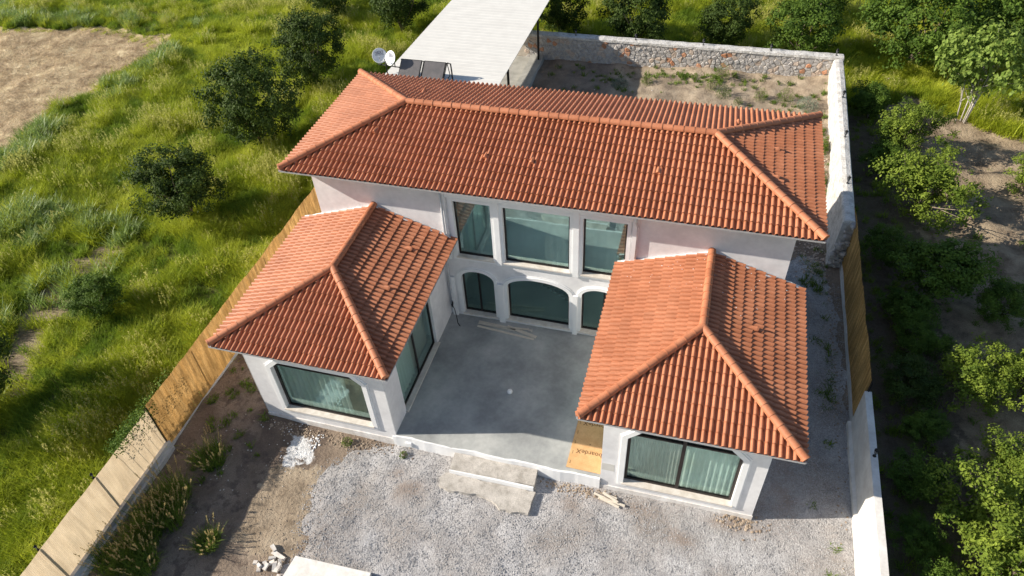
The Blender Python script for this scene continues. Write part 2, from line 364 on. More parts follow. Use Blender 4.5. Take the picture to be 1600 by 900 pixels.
def yard_h(x, y):
    t = smooth(13.2, 19.5, y)
    h = t*(.95 + .02*(y-20)) + .25*smooth(24.6, 26.6, y)*smooth(2, 9, x)
    h += .14*smooth(-2.5, -7, x)*smooth(-9, 2, y) + .10*smooth(-.2, -4.5, x)*exp(-((y+.3)/1.2)**2)
    h += fbm(x, y, .35, 3, 11)*.05 + fbm(x, y, 1.5, 4, 12)*.035
    h += .10*t*fbm(x, y, .8, 4, 13)*1.2
    if x > 12.4 and 11 < y < 27: h += .12*smooth(12.6, 14, x)*smooth(13, 15, y)*(1+fbm(x, y, 2, 3, 5))
    return h - .02
GRAV = [(-.0,.6),(-.2,-.12),(-1.3,-.62),(-2.03,-1.45),(-1.95,-2.66),(-1.7,-3.53),(-1.35,-4.5),(-1.6,-5.2),(-2.2,-8),(-2.4,-14),(14.9,-14),(14.9,.6),(14.75,4.7),(14.55,9),(14.3,11.3),(13.9,12.6),(13.3,13.0),(12.6,12.3),(12.4,13.6),(11.2,13.8),(11,.6)]
def grav_m(x, y): return pdist(x, y, GRAV) + fbm(x, y, 1.3, 5, 21)*.34
GX, GY = frange(-7.9, 14.95, .13), frange(-13.5, 26.9, .13)
under = lambda x, y: (-4.5 < x < -.3 or 7.3 < x < 11.4) and .5 < y < 11 or 0 < x < 7.2 and .5 < y < 11
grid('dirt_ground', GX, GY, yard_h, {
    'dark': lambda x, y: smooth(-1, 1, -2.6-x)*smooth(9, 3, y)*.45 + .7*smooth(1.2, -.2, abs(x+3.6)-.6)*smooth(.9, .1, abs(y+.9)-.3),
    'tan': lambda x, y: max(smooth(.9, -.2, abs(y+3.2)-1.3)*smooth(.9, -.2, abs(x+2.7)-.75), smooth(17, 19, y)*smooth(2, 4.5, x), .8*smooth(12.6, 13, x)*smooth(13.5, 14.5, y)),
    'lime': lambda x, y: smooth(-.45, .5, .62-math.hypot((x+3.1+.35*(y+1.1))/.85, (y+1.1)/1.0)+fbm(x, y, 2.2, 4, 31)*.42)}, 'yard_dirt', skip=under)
STAINS = [(.9,-1.6,.55,.5),(.4,-1.15,.3,.35),(6.2,-.8,.6,.3),(8.4,-.5,.5,.3),(9.6,-1.2,.5,.3),(12.7,1.3,.45,1.2),(6.9,-.35,.8,.22),(11.2,-.35,.9,.2)]
def stain(x, y): return min(.75, max(.7*exp(-((x-a)/c)**2-((y-b)/d)**2) for a,b,c,d in STAINS)*(1+.9*fbm(x, y, 1.6, 4, 33)))
def grav_h(x, y): return yard_h(x, y) + max(-.09, min(.035, .10*grav_m(x, y))) + .004
grid('gravel_ground', GX, frange(-13.5, 14.6, .13), grav_h, {'stain': stain}, 'gravel', skip=lambda x, y: under(x, y) or grav_m(x, y) < -.5)

# instanced stuff: points with attributes -> geometry nodes
def scatter(name, pts, sources, label, cat):
    """pts: (x,y,z, rot, tilt, scale, index)"""
    me = bpy.data.meshes.new(name); me.from_pydata([p[:3] for p in pts], [], [])
    for k, i in (('rz',3),('tilt',4),('scl',5)):
        a = me.attributes.new(k, 'FLOAT', 'POINT'); a.data.foreach_set('value', [p[i] for p in pts])
    a = me.attributes.new('idx', 'INT', 'POINT'); a.data.foreach_set('value', [p[6] for p in pts])
    o = link(name, me); tag(o, label, cat, kind='stuff')
    g = bpy.data.node_groups.new(name+'_nodes', 'GeometryNodeTree'); n = g.nodes; l = g.links
    g.interface.new_socket('Geometry', in_out='INPUT', socket_type='NodeSocketGeometry'); g.interface.new_socket('Geometry', in_out='OUTPUT', socket_type='NodeSocketGeometry')
    gi = n.new('NodeGroupInput'); go = n.new('NodeGroupOutput')
    j = n.new('GeometryNodeGeometryToInstance')
    src = []
    for k, me_ in enumerate(sources):
        so = bpy.data.objects.new(name+'_source', me_)
        oi = n.new('GeometryNodeObjectInfo'); oi.inputs['Object'].default_value = so; oi.inputs['As Instance'].default_value = True; src.append(oi)
    for oi in reversed(src): l.new(oi.outputs['Geometry'], j.inputs[0])
    # one instance-on-points per source, picked by index
    out = n.new('GeometryNodeJoinGeometry')
    def attr(nm, t='FLOAT'):
        a_ = n.new('GeometryNodeInputNamedAttribute'); a_.data_type = t; a_.inputs['Name'].default_value = nm; return a_.outputs['Attribute']
    comb = n.new('ShaderNodeCombineXYZ'); l.new(attr('tilt'), comb.inputs[0]); l.new(attr('rz'), comb.inputs[2])
    e2r = n.new('FunctionNodeEulerToRotation'); l.new(comb.outputs[0], e2r.inputs[0])
    s = attr('scl'); ix = attr('idx', 'INT')
    n.remove(j)
    for k, oi in enumerate(src):
        cmp_ = n.new('FunctionNodeCompare'); cmp_.data_type = 'INT'; cmp_.operation = 'EQUAL'; l.new(ix, cmp_.inputs[2]); cmp_.inputs[3].default_value = k
        ip = n.new('GeometryNodeInstanceOnPoints'); l.new(gi.outputs[0], ip.inputs['Points']); l.new(cmp_.outputs[0], ip.inputs['Selection'])
        l.new(oi.outputs['Geometry'], ip.inputs['Instance']); l.new(e2r.outputs[0], ip.inputs['Rotation']); l.new(s, ip.inputs['Scale'])
        l.new(ip.outputs[0], out.inputs[0])
    l.new(out.outputs[0], go.inputs[0])
    md = o.modifiers.new('scatter', 'NODES'); md.node_group = g
    return o

def rock(mb, c, r, n=1, flat=.7, R=rnd, tone=None):
    ico = [(-1,0,1.6),(1,0,1.6),(-1,0,-1.6),(1,0,-1.6),(0,1.6,1),(0,1.6,-1),(0,-1.6,1),(0,-1.6,-1),(1.6,1,0),(-1.6,1,0),(1.6,-1,0),(-1.6,-1,0)]
    fs = [(0,1,4),(0,4,9),(9,4,5),(4,8,5),(4,1,8),(8,1,10),(8,10,3),(5,8,3),(5,3,2),(2,3,7),(7,3,10),(7,10,6),(7,6,11),(11,6,0),(0,6,1),(6,10,1),(9,11,0),(9,2,11),(9,5,2),(7,11,2)]
    ax = (1+R.uniform(-.3,.3), 1+R.uniform(-.3,.3), flat); M = Matrix.Rotation(R.uniform(0,6.28), 3, 'Z') @ Matrix.Rotation(R.uniform(-.4,.4), 3, 'X')
    vs = []
    for p in ico:
        q = Vector(p).normalized()*(r*R.uniform(.75,1.15)); q = Vector((q.x*ax[0], q.y*ax[1], q.z*ax[2])); vs.append(M @ q + Vector(c))
    return mb.add(vs, fs, tone=R.random() if tone is None else tone)
peb = []
for k in range(3):
    mb = MB()
    for q in range(9): rock(mb, (rnd.uniform(-.16,.16), rnd.uniform(-.16,.16), rnd.uniform(.0,.008)), rnd.uniform(.009,.019))
    peb.append(mb.mesh('pebbles', 'pebble'))
pts = []
R = random.Random(3)
while len(pts) < 11000:
    x, y = R.uniform(-3, 14.8), R.uniform(-7.0, 14)
    if under(x, y) or grav_m(x, y) < R.uniform(-.45, .05): continue
    if stain(x, y) > .35 and R.random() < .6: continue
    if 7 < x < 11.72 and y > 0 or x < 7 and y > 0 and x > 0: continue
    pts.append((x, y, max(grav_h(x, y), yard_h(x, y)), R.uniform(0, 6.28), 0, R.uniform(.7, 1.25), R.randrange(3)))
scatter('gravel_pebbles', pts, peb, 'loose grey crushed stone spread over the front yard and side passage', 'gravel')

# ---------------------------------------------------------------- VILLA
FILL_SHEETS = []
villa = empty('villa', (3.4, 3, 0), 'white two storey villa with three terracotta tiled hip roofs around a concrete terrace', 'house')
VO = Vector((3.4, 3, 0))
def par(o, p):
    o.parent = p
    if p is villa: o.matrix_parent_inverse = Matrix.Translation(-VO)
def V(mb, name, m, parent=None, tone=False, kind=None, label=None):
    o = mb.build(name, m, None, None, tone); fix_normals(o)
    par(o, parent or villa)
    if kind: o['kind'] = kind
    if label: o['label'] = label
    return o
WLX, WRX, MX0, MX1, FY, BY = -4.92, 11.72, -4.65, 11.73, 5.95, 11.75
LI, RI = 0.0, 7.0
ZW, ZM = 4.27, 6.78      # soffit levels
TH = .22
up = [('L', rect(.59,3.66,1.93,6.14)), ('M', rect(2.36,3.66,4.69,6.14)), ('R', rect(5.15,3.66,6.6,6.14))]
lo = [arch(.58,.74,1.86,2.52,2.96), arch(2.36,.78,4.70,2.42,2.96), arch(5.15,.74,6.45,2.52,2.96)]
fac_holes = [q for _, q in up] + lo
wall = panel(rect(MX0, -.3, MX1, ZM), fac_holes, TY(FY), TH); V(wall, 'wall', 'plaster', label='white facade wall with three tall upper windows over three arched ones')
V(panel(rect(MX0, -.3, MX1, ZM), [], TY(BY-TH), TH), 'wall', 'plaster')
V(panel(rect(FY+TH, -.3, BY-TH, ZM), [], TX(MX0), TH), 'wall', 'plaster')
V(panel(rect(FY+TH, -.3, BY-TH, ZM), [], TX(MX1-TH), TH), 'wall', 'plaster')
wl = cham(-4.02,.84,-.77,3.34,.36,.34); wr = cham(7.73,.62,11.02,3.42,.40,.42)
V(panel(rect(WLX, -.3, LI, ZW), [wl], TY(0), TH), 'wall', 'plaster')
V(panel(rect(RI, -.3, WRX, ZW), [wr], TY(0), TH), 'wall', 'plaster')
sdl = rect(1.0,.62,4.22,3.05); sdr = rect(1.0,.62,4.22,3.05)
V(panel(rect(TH, -.3, FY-.001, ZW), [sdl], TX(LI-TH), TH), 'wall', 'plaster')
V(panel(rect(TH, -.3, FY-.001, ZW), [sdr], TX(RI), TH), 'wall', 'plaster')
V(panel(rect(TH, -.3, FY-.001, ZW), [], TX(WLX), TH), 'wall', 'plaster')
V(panel(rect(TH, -.3, FY-.001, ZW), [], TX(WRX-TH), TH), 'wall', 'plaster')
# plinth band along the front walls, slightly rough
for a, b in ((WLX-.02, LI+.0), (RI, WRX+.02)):
    mb = MB().box((a, -.035, -.3), (b, -.004, .30 if a < 0 else .22)); V(mb, 'plinth', 'plaster_base')
# upper middle bay: pilasters + header
for x0, x1 in ((.16,.34), (2.06,2.24), (4.82,5.02), (6.78,6.96)):
    V(MB().box((x0, FY-.10, 3.50), (x1, FY-.003, ZM-.01)), 'pilaster', 'plaster_trim')
for x0, x1 in ((.10,.30), (1.99,2.22), (4.84,5.02)):
    V(MB().box((x0, FY-.09, .53), (x1, FY-.003, 2.55)), 'pilaster', 'plaster_trim')
V(MB().box((.35, FY-.085, 6.30), (6.77, FY-.004, ZM-.012)), 'lintel', 'plaster_trim')

def window(name, lp, T, depth, glass, e=.055, trim=.17, ztrim=None, mulls=(), sill=True, label=None, trimd=.055, flip=False):
    """a window of the villa: frame, pane, surround, sill. T maps (a,b,d) with d inwards"""
    inner = grow(lp, -e)
    f = V(panel(lp, [inner], lambda a,b,d: T(a,b,d+depth), .07), name, 'frame_dark', label=label)
    zs = [p[1] for p in inner]; as_ = [p[0] for p in inner]
    V(panel(inner, [], lambda a,b,d: T(a,b,d+depth+.03), .012), 'pane', glass, f)
    for mlo, w_, z0, z1 in mulls: V(panel(rect(mlo-w_/2, z0, mlo+w_/2, z1), [], lambda a,b,d: T(a,b,d+depth-.012), .05), 'mullion', 'frame_dark', f)
    if trim:
        V(panel(grow(lp, trim, ztrim), [grow(lp, .004)], lambda a,b,d: T(a,b,-trimd+d), trimd-.003), 'surround', 'plaster_trim', f)
        g2 = grow(lp, trim+.055, ztrim)
        V(panel(g2, [grow(lp, trim+.003, ztrim+.003 if ztrim is not None else None)] if ztrim is None else [grow(lp, trim+.003, ztrim+.003)], lambda a,b,d: T(a,b,-.02+d), .017), 'surround', 'plaster_trim', f)
    if sill:
        a0, a1, z = min(as_)-e, max(as_)+e, min(zs)-e
        V(panel(rect(a0-.05, z-.05, a1+.05, z+.004), [], lambda a,b,d: T(a,b,-.10+d), depth+.10-.002), 'sill', 'sill', f)
    return f
for k, q in up:
    window('window', q, TY(FY), .10, 'glass_teal', trim=.13, label='tall upper floor window with teal tinted glass')
for i, q in enumerate(lo):
    x0, x1 = min(a for a,b in q), max(a for a,b in q)
    mu = [((x0+x1)/2, .06, .80, 2.92)] if i == 0 else ([(x0+.82, .07, .80, 2.85)] if i == 2 else [])
    window('arched_window', q, TY(FY), .12, 'glass_dark', trim=.14, ztrim=.74, mulls=mu, label=['arched sliding door with two dark leaves','wide arched ground floor window with the staircase behind it','arched ground floor door with brown frame'][i])
fwl = window('window', wl, TY(0), .12, 'glass_green', trim=.17, e=.075, label='single pane chamfered window of the left wing with green curtain behind')
fwr = window('window', wr, TY(0), .12, 'glass_green', trim=.17, e=.085, mulls=[(9.36,.11,.66,3.38)], label='two leaf sliding window of the right wing')
V(panel(rect(7.79,3.0,10.96,3.06), [], lambda a,b,d: (a, .105+d, b), .05), 'mullion', 'frame_dark', fwr)
V(panel(rect(-3.96,3.02,-.83,3.07), [], lambda a,b,d: (a, .105+d, b), .05), 'mullion', 'frame_dark', fwl)
V(MB().box((-4.0,.18,3.03),(-.8,.235,3.42)), 'shutter_box', 'frame_dark', fwl); V(MB().box((7.75,.18,3.02),(11.0,.235,3.5)), 'shutter_box', 'frame_dark', fwr)
sl = window('sliding_door', sdl, TX(0, -1), .10, 'glass_green', trim=0, mulls=[(2.62,.08,.68,3.0)], label='sliding glass door of the left wing opening on the terrace')
sr = window('sliding_door', sdr, TX(RI, 1), .10, 'glass_green', trim=0, mulls=[(2.62,.08,.68,3.0)], label='sliding glass door of the right wing opening on the terrace')
# interior: floors and partitions seen through the glass
V(MB().box((MX0+TH, FY+TH+.01, 3.18), (MX1-TH, BY-TH-.01, 3.34)), 'upper_floor', 'room_floor')
V(MB().box((.2, FY+2.6, 3.345), (6.8, FY+2.72, 6.7)), 'partition', 'room')
V(MB().box((.2, FY+TH+.02, 3.345), (.3, FY+2.59, 6.7)), 'partition', 'room')
V(MB().box((6.7, FY+TH+.02, 3.345), (6.8, FY+2.59, 6.7)), 'partition', 'room')
V(MB().box((2.0, FY+TH+.7, 3.345), (2.12, FY+2.59, 5.2)), 'partition', 'room')
V(MB().box((4.95, FY+TH+.8, 3.345), (5.05, FY+2.59, 5.6)), 'partition', 'room')
V(MB().box((MX0+TH, FY+TH+.01, .35), (MX1-TH, BY-TH-.01, .50)), 'ground_floor', 'room_dark')
V(MB().box((-.2, FY+3.6, .51), (7.3, FY+3.7, 3.17)), 'partition', 'room_dark')
for a, b in ((WLX+TH, LI-TH), (RI+TH, WRX-TH)):
    V(MB().box((a+.01, TH+.01, .35), (b-.01, FY-.01, .50)), 'ground_floor', 'room_floor')
    V(MB().box((a+.01, 4.6, .51), (b-.01, 4.7, 4.1)), 'partition', 'room')
st = MB()
for k in range(11): st.box((2.75+.17*k, FY+1.15, 2.05-.115*k), (3.02+.17*k, FY+2.35, 2.11-.115*k))
sto = V(st, 'staircase', 'frame_dark')
V(MB().tube([(2.1,FY+1.0,2.75),(3.1,FY+1.02,2.72),(4.55,FY+1.05,1.75)], .022, 6), 'handrail', 'white_metal', sto)
for (x0_, x1_), l_ in zip(((.62,1.90),(2.40,4.65),(5.19,6.56)), ('left','middle','right')):
    FILL_SHEETS.append((x0_, x1_, l_))
# terrace
tb = MB()
def slab_edge(x): return -.02 + .05*sin(x*3.1)*.3 + fbm(x, 0, 1.2, 4, 40)*.03
N = 60; vs = []; fs = []
for i in range(N+1):
    x = LI + (RI-LI)*i/N; vs += [(x, slab_edge(x), .53), (x, FY, .53), (x, slab_edge(x), -.25)]
for i in range(N): fs += [(3*i, 3*i+3, 3*i+4, 3*i+1)]
terr = V(MB().add(vs, fs), 'terrace', 'terrace', label='smooth grey concrete terrace between the wings')
terr.data.attributes  # plain sheet
vs = []; fs = []
for i in range(N+1):
    x = LI + (RI-LI)*i/N; e = slab_edge(x); t_ = .015+.035*fbm(x, 3, 2.6, 4, 41)
    vs += [(x, e+t_, .534), (x, e-.05, .536), (x, e-.055-.02*fbm(x,1,1,3,4), -.25)]
for i in range(N): fs += [(3*i, 3*i+1, 3*i+4, 3*i+3), (3*i+1, 3*i+2, 3*i+5, 3*i+4)]
V(MB().add(vs, fs), 'terrace_edge', 'plaster_trim')

# ---------------------------------------------------------------- tiled roofs
P, CO, RZ = .1835, .345, .058
PROF = [(0,.000),(.028,-.010),(.055,-.004),(.060,.016),(.071,.046),(.093,.072),(.119,.082),(.145,.072),(.167,.046),(.178,.016),(.1835,.0)]
def tile_geo(u0, v0, ox=0):
    """verts in (u, v, n) of one barrel tile, lower end at v0"""
    up_, dn = [], []
    L = CO+.03
    a = [(u0+u, v0, h+.052) for u, h in PROF]; m_ = [(u0+u, v0+.02, h+.042) for u, h in PROF]; b = [(u0+.006+u*.94, v0+L, h*.88+.008) for u, h in PROF]
    lip = [(u0+u, v0+.004, h+.036) for u, h in PROF]
    n = len(PROF); vs = a + b + [(x,y,z) for x,y,z in a] + lip; fs = []
    for i in range(n-1): fs.append((i, i+1, n+i+1, n+i)); fs.append((2*n+i+1, 2*n+i, 3*n+i, 3*n+i+1))
    return vs, fs
def roof_face(deck_parent, A, B, slope_dir, pitch, Llen, clips, mbs, singles, want_single, R):
    """A->B eave line, tiles up the slope. clips: list of (point, outward normal) planes to cut by. mbs: MB to collect"""
    A = Vector(A); B = Vector(B); U = (B-A).normalized(); W = (B-A).length
    S = Vector(slope_dir).normalized(); Vv = (S*cos(pitch) + Vector((0,0,1))*sin(pitch)); Nn = U.cross(Vv)
    if Nn.z < 0: Nn = -Nn
    ncol = max(1, round(W/P)); sc = W/(ncol*P); nrow = int(math.ceil(Llen/CO))+1
    M = Matrix((U, Vv, Nn)).transposed().to_4x4(); M.translation = A
    if U.cross(Vv).z < 0: flipm = True
    else: flipm = False
    for j in range(nrow):
        for i in range(ncol):
            vs, fs = tile_geo(0, 0)
            du, dv = i*P*sc, j*CO - .045
            jn = R.uniform(-.006,.006)
            c = [M @ Vector((du+u*sc, dv+v+jn, n_)) for u, v, n_ in vs]
            st = 0; out = False
            for pp, nn in clips:
                ds = [(q-pp).dot(nn) for q in c]
                if min(ds) > 0: out = True; break
                if max(ds) > 0: st = 1
            if out: continue
            if flipm: fs = [tuple(reversed(f)) for f in fs]
            if st == 0 and want_single:
                singles.append((M @ Vector((du, dv+jn, 0)), M.to_3x3(), flipm, sc))
            else:
                mbs.append((c, fs, st, clips, R.random()))
def finish_field(name, mbs, parent):
    """tiles cut at the hips are bisected per plane, then everything joined"""
    whole = MB(); groups = {}
    for c, fs, st, clips, t in mbs:
        if not st: whole.add(c, fs, True, t)
        else: groups.setdefault(id(clips), (clips, MB()))[1].add(c, fs, True, t)
    for clips, mb in groups.values():
        me = mb.mesh('x', None, True); bm = bmesh.new(); bm.from_mesh(me); bpy.data.meshes.remove(me)
        lay = bm.verts.layers.float['tone']
        for pp, nn in clips:
            bmesh.ops.bisect_plane(bm, geom=bm.verts[:]+bm.edges[:]+bm.faces[:], plane_co=pp, plane_no=nn, clear_outer=True)
        bm.verts.index_update()
        b = len(whole.v); whole.v += [tuple(v.co) for v in bm.verts]; whole.tone += [v[lay] for v in bm.verts]
        for f in bm.faces: whole.f.append(tuple(v.index+b for v in f.verts)); whole.sm.append(True)
        bm.free()
    o = whole.build(name, 'tile_field', None, None, True); par(o, parent); o['kind'] = 'stuff'
    return o
single_mesh = {}
def single_tile(flip, sc):
    k = (flip, round(sc,4))
    if k not in single_mesh:
        vs, fs = tile_geo(0, 0)
        if flip: fs = [tuple(reversed(f)) for f in fs]
        single_mesh[k] = MB().add([(u*sc, v, n) for u,v,n in vs], fs, True).mesh('roof_tile', 'tile_single')
    return single_mesh[k]
def cap_mesh():
    """half round ridge tile: thick lower collar over a slightly narrower barrel"""
    mb = MB(); L = .40; n = 11
    def ring(v, r, lift): return [(r*cos(pi*(-.06+1.12*k/(n-1))), v, r*sin(pi*(-.06+1.12*k/(n-1)))*.92+lift) for k in range(n)]
    def strip(a, b, smooth): mb.add(a+b, [(k, k+1, n+k+1, n+k) for k in range(n-1)], smooth)
    strip(ring(.0,.131,.008), ring(.04,.130,.008), True)
    strip(ring(.04,.130,.008), ring(.041,.126,.004), False)
    strip(ring(.041,.126,.004), ring(L,.121,.0), True)
    mb.add(ring(0,.131,.008), [tuple(range(n))], False)
    return mb.mesh('ridge_tile', 'ridge_clay')
CAP = cap_mesh()
def caps(parent, a, b, lift=.075, step=.355, R=rnd):
    """a low end -> b high end"""
    a, b = Vector(a), Vector(b); d = (b-a); L = d.length; d.normalize()
    sd = d.cross(Vector((0,0,1))).normalized(); n_ = sd.cross(d)
    M = Matrix((sd, d, n_)).transposed().to_4x4(); k = max(1, round(L/step)); s = L/k
    for i in range(k):
        o = bpy.data.objects.new('ridge_tile', CAP); COL.objects.link(o); o.parent = parent
        MM = M.copy(); MM.translation = a + d*(i*s) + n_*lift + sd*R.uniform(-.004,.004); MM = MM @ Matrix.Rotation(R.uniform(-.012,.012), 4, 'Z') @ Matrix.Diagonal((1, s/step*1.02, 1, 1))
        o.matrix_basis = MM
def hip_roof(x0, x1, y0, y1, ze, zr, hipw_f, back_open, R, singles, want):
    """rectangular hip roof. back_open: ridge runs in y and dies into a wall (wing). else ridge runs in x"""
    mbs = []
    if back_open:
        cx = (x0+x1)/2; ap = Vector((cx, y0+hipw_f, zr)); bk = Vector((cx, y1, zr))
        FL, FR, BL, BR = Vector((x0,y0,ze)), Vector((x1,y0,ze)), Vector((x0,y1,ze)), Vector((x1,y1,ze))
        deck = MB().add([FL, FR, BL, BR, ap, bk], [(0,1,4),(1,3,5,4),(2,0,4,5),(0,2,3,1),(2,5,3)])
        faces = [((FL,FR),(0,1,0),atan2(zr-ze,hipw_f)), ((FR,BR),(-1,0,0),atan2(zr-ze,(x1-x0)/2)), ((BL,FL),(1,0,0),atan2(zr-ze,(x1-x0)/2))]
        hips = [(FL, ap), (FR, ap)]; ridge = (ap, bk); half = (x1-x0)/2
        def clipset(k):
            dl = Vector((half, hipw_f, 0)); nl = Vector((-dl.y, dl.x, 0)).normalized()     # left hip plane, pointing to left/back side
            dr = Vector((-half, hipw_f, 0)); nr = Vector((dr.y, -dr.x, 0)).normalized()    # right hip plane, pointing right/back
            if k == 0: return [(FL, nl), (FR, nr)]
            if k == 1: return [(FR, -nr), (ap, Vector((-1,0,0))), (Vector((0,y1-.05,0)), Vector((0,1,0)))]
            return [(FL, -nl), (ap, Vector((1,0,0))), (Vector((0,y1-.05,0)), Vector((0,1,0)))]
    else:
        cy = (y0+y1)/2; hf = cy-y0
        RL, RR = Vector((x0+hf, cy, zr)), Vector((x1-hf, cy, zr))
        FL, FR, BL, BR = Vector((x0,y0,ze)), Vector((x1,y0,ze)), Vector((x0,y1,ze)), Vector((x1,y1,ze))
        deck = MB().add([FL, FR, BR, BL, RL, RR], [(0,1,5,4),(1,2,5),(2,3,4,5),(3,0,4),(0,3,2,1)])
        faces = [((FL,FR),(0,1,0),atan2(zr-ze,hf)), ((FR,BR),(-1,0,0),atan2(zr-ze,hf)), ((BR,BL),(0,-1,0),atan2(zr-ze,hf)), ((BL,FL),(1,0,0),atan2(zr-ze,hf))]
        hips = [(FL,RL),(FR,RR),(BL,RL),(BR,RR)]; ridge = (RL, RR)
        q = sqrt(.5)
        def clipset(k):
            fl, fr, bl, br = Vector((-q,q,0)), Vector((q,q,0)), Vector((-q,-q,0)), Vector((q,-q,0))
            if k == 0: return [(FL,fl),(FR,fr),(Vector((0,cy,0)),Vector((0,1,0)))]
            if k == 1: return [(FR,-fr),(BR,-br)]
            if k == 2: return [(BL,bl),(BR,br),(Vector((0,cy,0)),Vector((0,-1,0)))]
            return [(FL,-fl),(BL,-bl)]
    roof = V(deck, 'roof', 'roof_deck')
    for k, ((a, b), sdir, pit) in enumerate(faces):
        run = (hipw_f if (back_open and k == 0) else ((x1-x0)/2 if back_open else (y1-y0)/2))
        cl = clipset(k)
        roof_face(roof, a+Vector((0,0,.01)), b+Vector((0,0,.01)), sdir, pit, run/cos(pit), cl, mbs, singles, want(k), R)
    for a, b in hips: caps(roof, a+Vector((0,0,.05)), b+Vector((0,0,.05)), R=R)
    a, b = ridge
    if back_open: caps(roof, a+Vector((0,0,.045)), b+Vector((0,0,.045)), R=R)
    else: caps(roof, b+Vector((0,0,.045)), a+Vector((0,0,.045)), R=R)
    return roof, mbs
R = random.Random(11)
LROOF = (-5.39, .577, -.64, FY, 4.395, 5.385, 3.18)
RROOF = (6.348, 12.337, -.66, FY, 4.395, 5.39, 3.17)
MROOF = (-5.434, 12.401, 5.37, 12.357, 6.905, 7.888)
roofs = []
camp = cam.matrix_world.translation
allsing = []
for spec, wing in ((LROOF, 1), (RROOF, 1), (MROOF, 0)):
    sg = []
    if wing:
        x0,x1,y0,y1,ze,zr,hw = spec; rf, mbs = hip_roof(x0,x1,y0,y1,ze,zr,hw,True,R,sg,lambda k: True)
    else:
        x0,x1,y0,y1,ze,zr = spec; rf, mbs = hip_roof(x0,x1,y0,y1,ze,zr,0,False,R,sg,lambda k: False)
    roofs.append((rf, mbs)); allsing += [( (s[0]-camp).length, len(roofs)-1, s) for s in sg]
allsing.sort(key=lambda t: t[0])
for k, (d_, ri, s) in enumerate(allsing):
    pos, M3, fl, sc = s
    if k < 300:
        o = bpy.data.objects.new('roof_tile', single_tile(fl, sc)); COL.objects.link(o); o.parent = roofs[ri][0]
        MM = M3.to_4x4(); MM.translation = pos; o.matrix_basis = MM
    else:
        vs, fs = tile_geo(0, 0)
        if fl: fs = [tuple(reversed(f)) for f in fs]
        roofs[ri][1].append(([pos + M3 @ Vector((u*sc, v, n)) for u,v,n in vs], fs, 0, None, R.random()))
for rf, mbs in roofs: finish_field('roof_tiles', mbs, rf)
# ventilation hoods
def vent(roof, A, sdir, pitch, u, v, U):
    S = Vector(sdir)*cos(pitch)+Vector((0,0,sin(pitch))); U = Vector(U); Nn = U.cross(S); Nn = Nn if Nn.z > 0 else -Nn
    M = Matrix((U, S, Nn)).transposed().to_4x4(); M.translation = Vector(A)+U*u+S*v
    mb = MB(); n = 7; vs = []
    for vv, r, hh in ((0,.085,.15),(.06,.085,.15),(.30,.06,.06)):
        for k in range(n): a = pi*k/(n-1); vs.append(M @ Vector((r*cos(a), vv, .03+hh*sin(a))))
    fs = [(j*n+k, j*n+k+1, (j+1)*n+k+1, (j+1)*n+k) for j in range(2) for k in range(n-1)] + [tuple(range(n))]
    o = V(mb.add(vs, fs, False), 'vent_tile', 'ridge_clay', roof)
pw = atan2(.99, 2.99); pm = atan2(.983, 3.49)
for x in (-2.6, 1.6, 3.2, 7.3, 10.9): vent(roofs[2][0], (x, 5.37, 6.915), (0,1,0), pm, 0, rnd.uniform(1.3,2.1), (1,0,0))
for x in (-1.9, 9.6): vent(roofs[2][0], (x, 12.357, 6.915), (0,-1,0), pm, 0, 1.9, (1,0,0))
for y in (7.6, 9.2): vent(roofs[2][0], (12.40, y, 6.915), (-1,0,0), pm, 0, 1.5, (0,1,0))
for y in (1.0, 3.3): vent(roofs[1][0], (12.337, y, 4.405), (-1,0,0), pw, 0, 1.5, (0,1,0))
for y in (2.6, 4.6): vent(roofs[0][0], (.577, y, 4.405), (-1,0,0), pw, 0, 1.2, (0,1,0))
# eaves: gutter edge, fascia, soffit
def eaves(roof, x0, x1, y0, y1, ze, sides, inset=.20):
    zb = ze-.125
    for sd in sides:
        if sd == 'f': g = ((x0-.02, y0-.055, ze-.035), (x1+.02, y0-.003, ze+.012)); f = ((x0+inset, y0+.10, zb), (x1-inset, y0+.16, ze-.038))
        if sd == 'b': g = ((x0-.02, y1+.003, ze-.035), (x1+.02, y1+.055, ze+.012)); f = ((x0+inset, y1-.16, zb), (x1-inset, y1-.10, ze-.038))
        if sd == 'l': g = ((x0-.055, y0-.02, ze-.036), (x0-.003, y1, ze+.010)); f = ((x0+.10, y0+inset, zb+.001), (x0+.16, y1-.01, ze-.037))
        if sd == 'r': g = ((x1+.003, y0-.02, ze-.036), (x1+.055, y1, ze+.010)); f = ((x1-.16, y0+inset, zb+.001), (x1-.10, y1-.01, ze-.037))
        V(MB().box(*g), 'gutter', 'gutter', roof); V(MB().box(*f), 'fascia', 'fascia', roof)
    V(MB().box((x0+.17, y0+.17, zb+.012), (x1-.17, y1-.012 if 'b' not in sides else y1-.17, ze-.05)), 'soffit', 'fascia', roof)
eaves(roofs[0][0], -5.39, .577, -.64, FY, 4.395, 'flr')
eaves(roofs[1][0], 6.348, 12.337, -.66, FY, 4.395, 'flr')
eaves(roofs[2][0], -5.434, 12.401, 5.37, 12.357, 6.905, 'fblr')
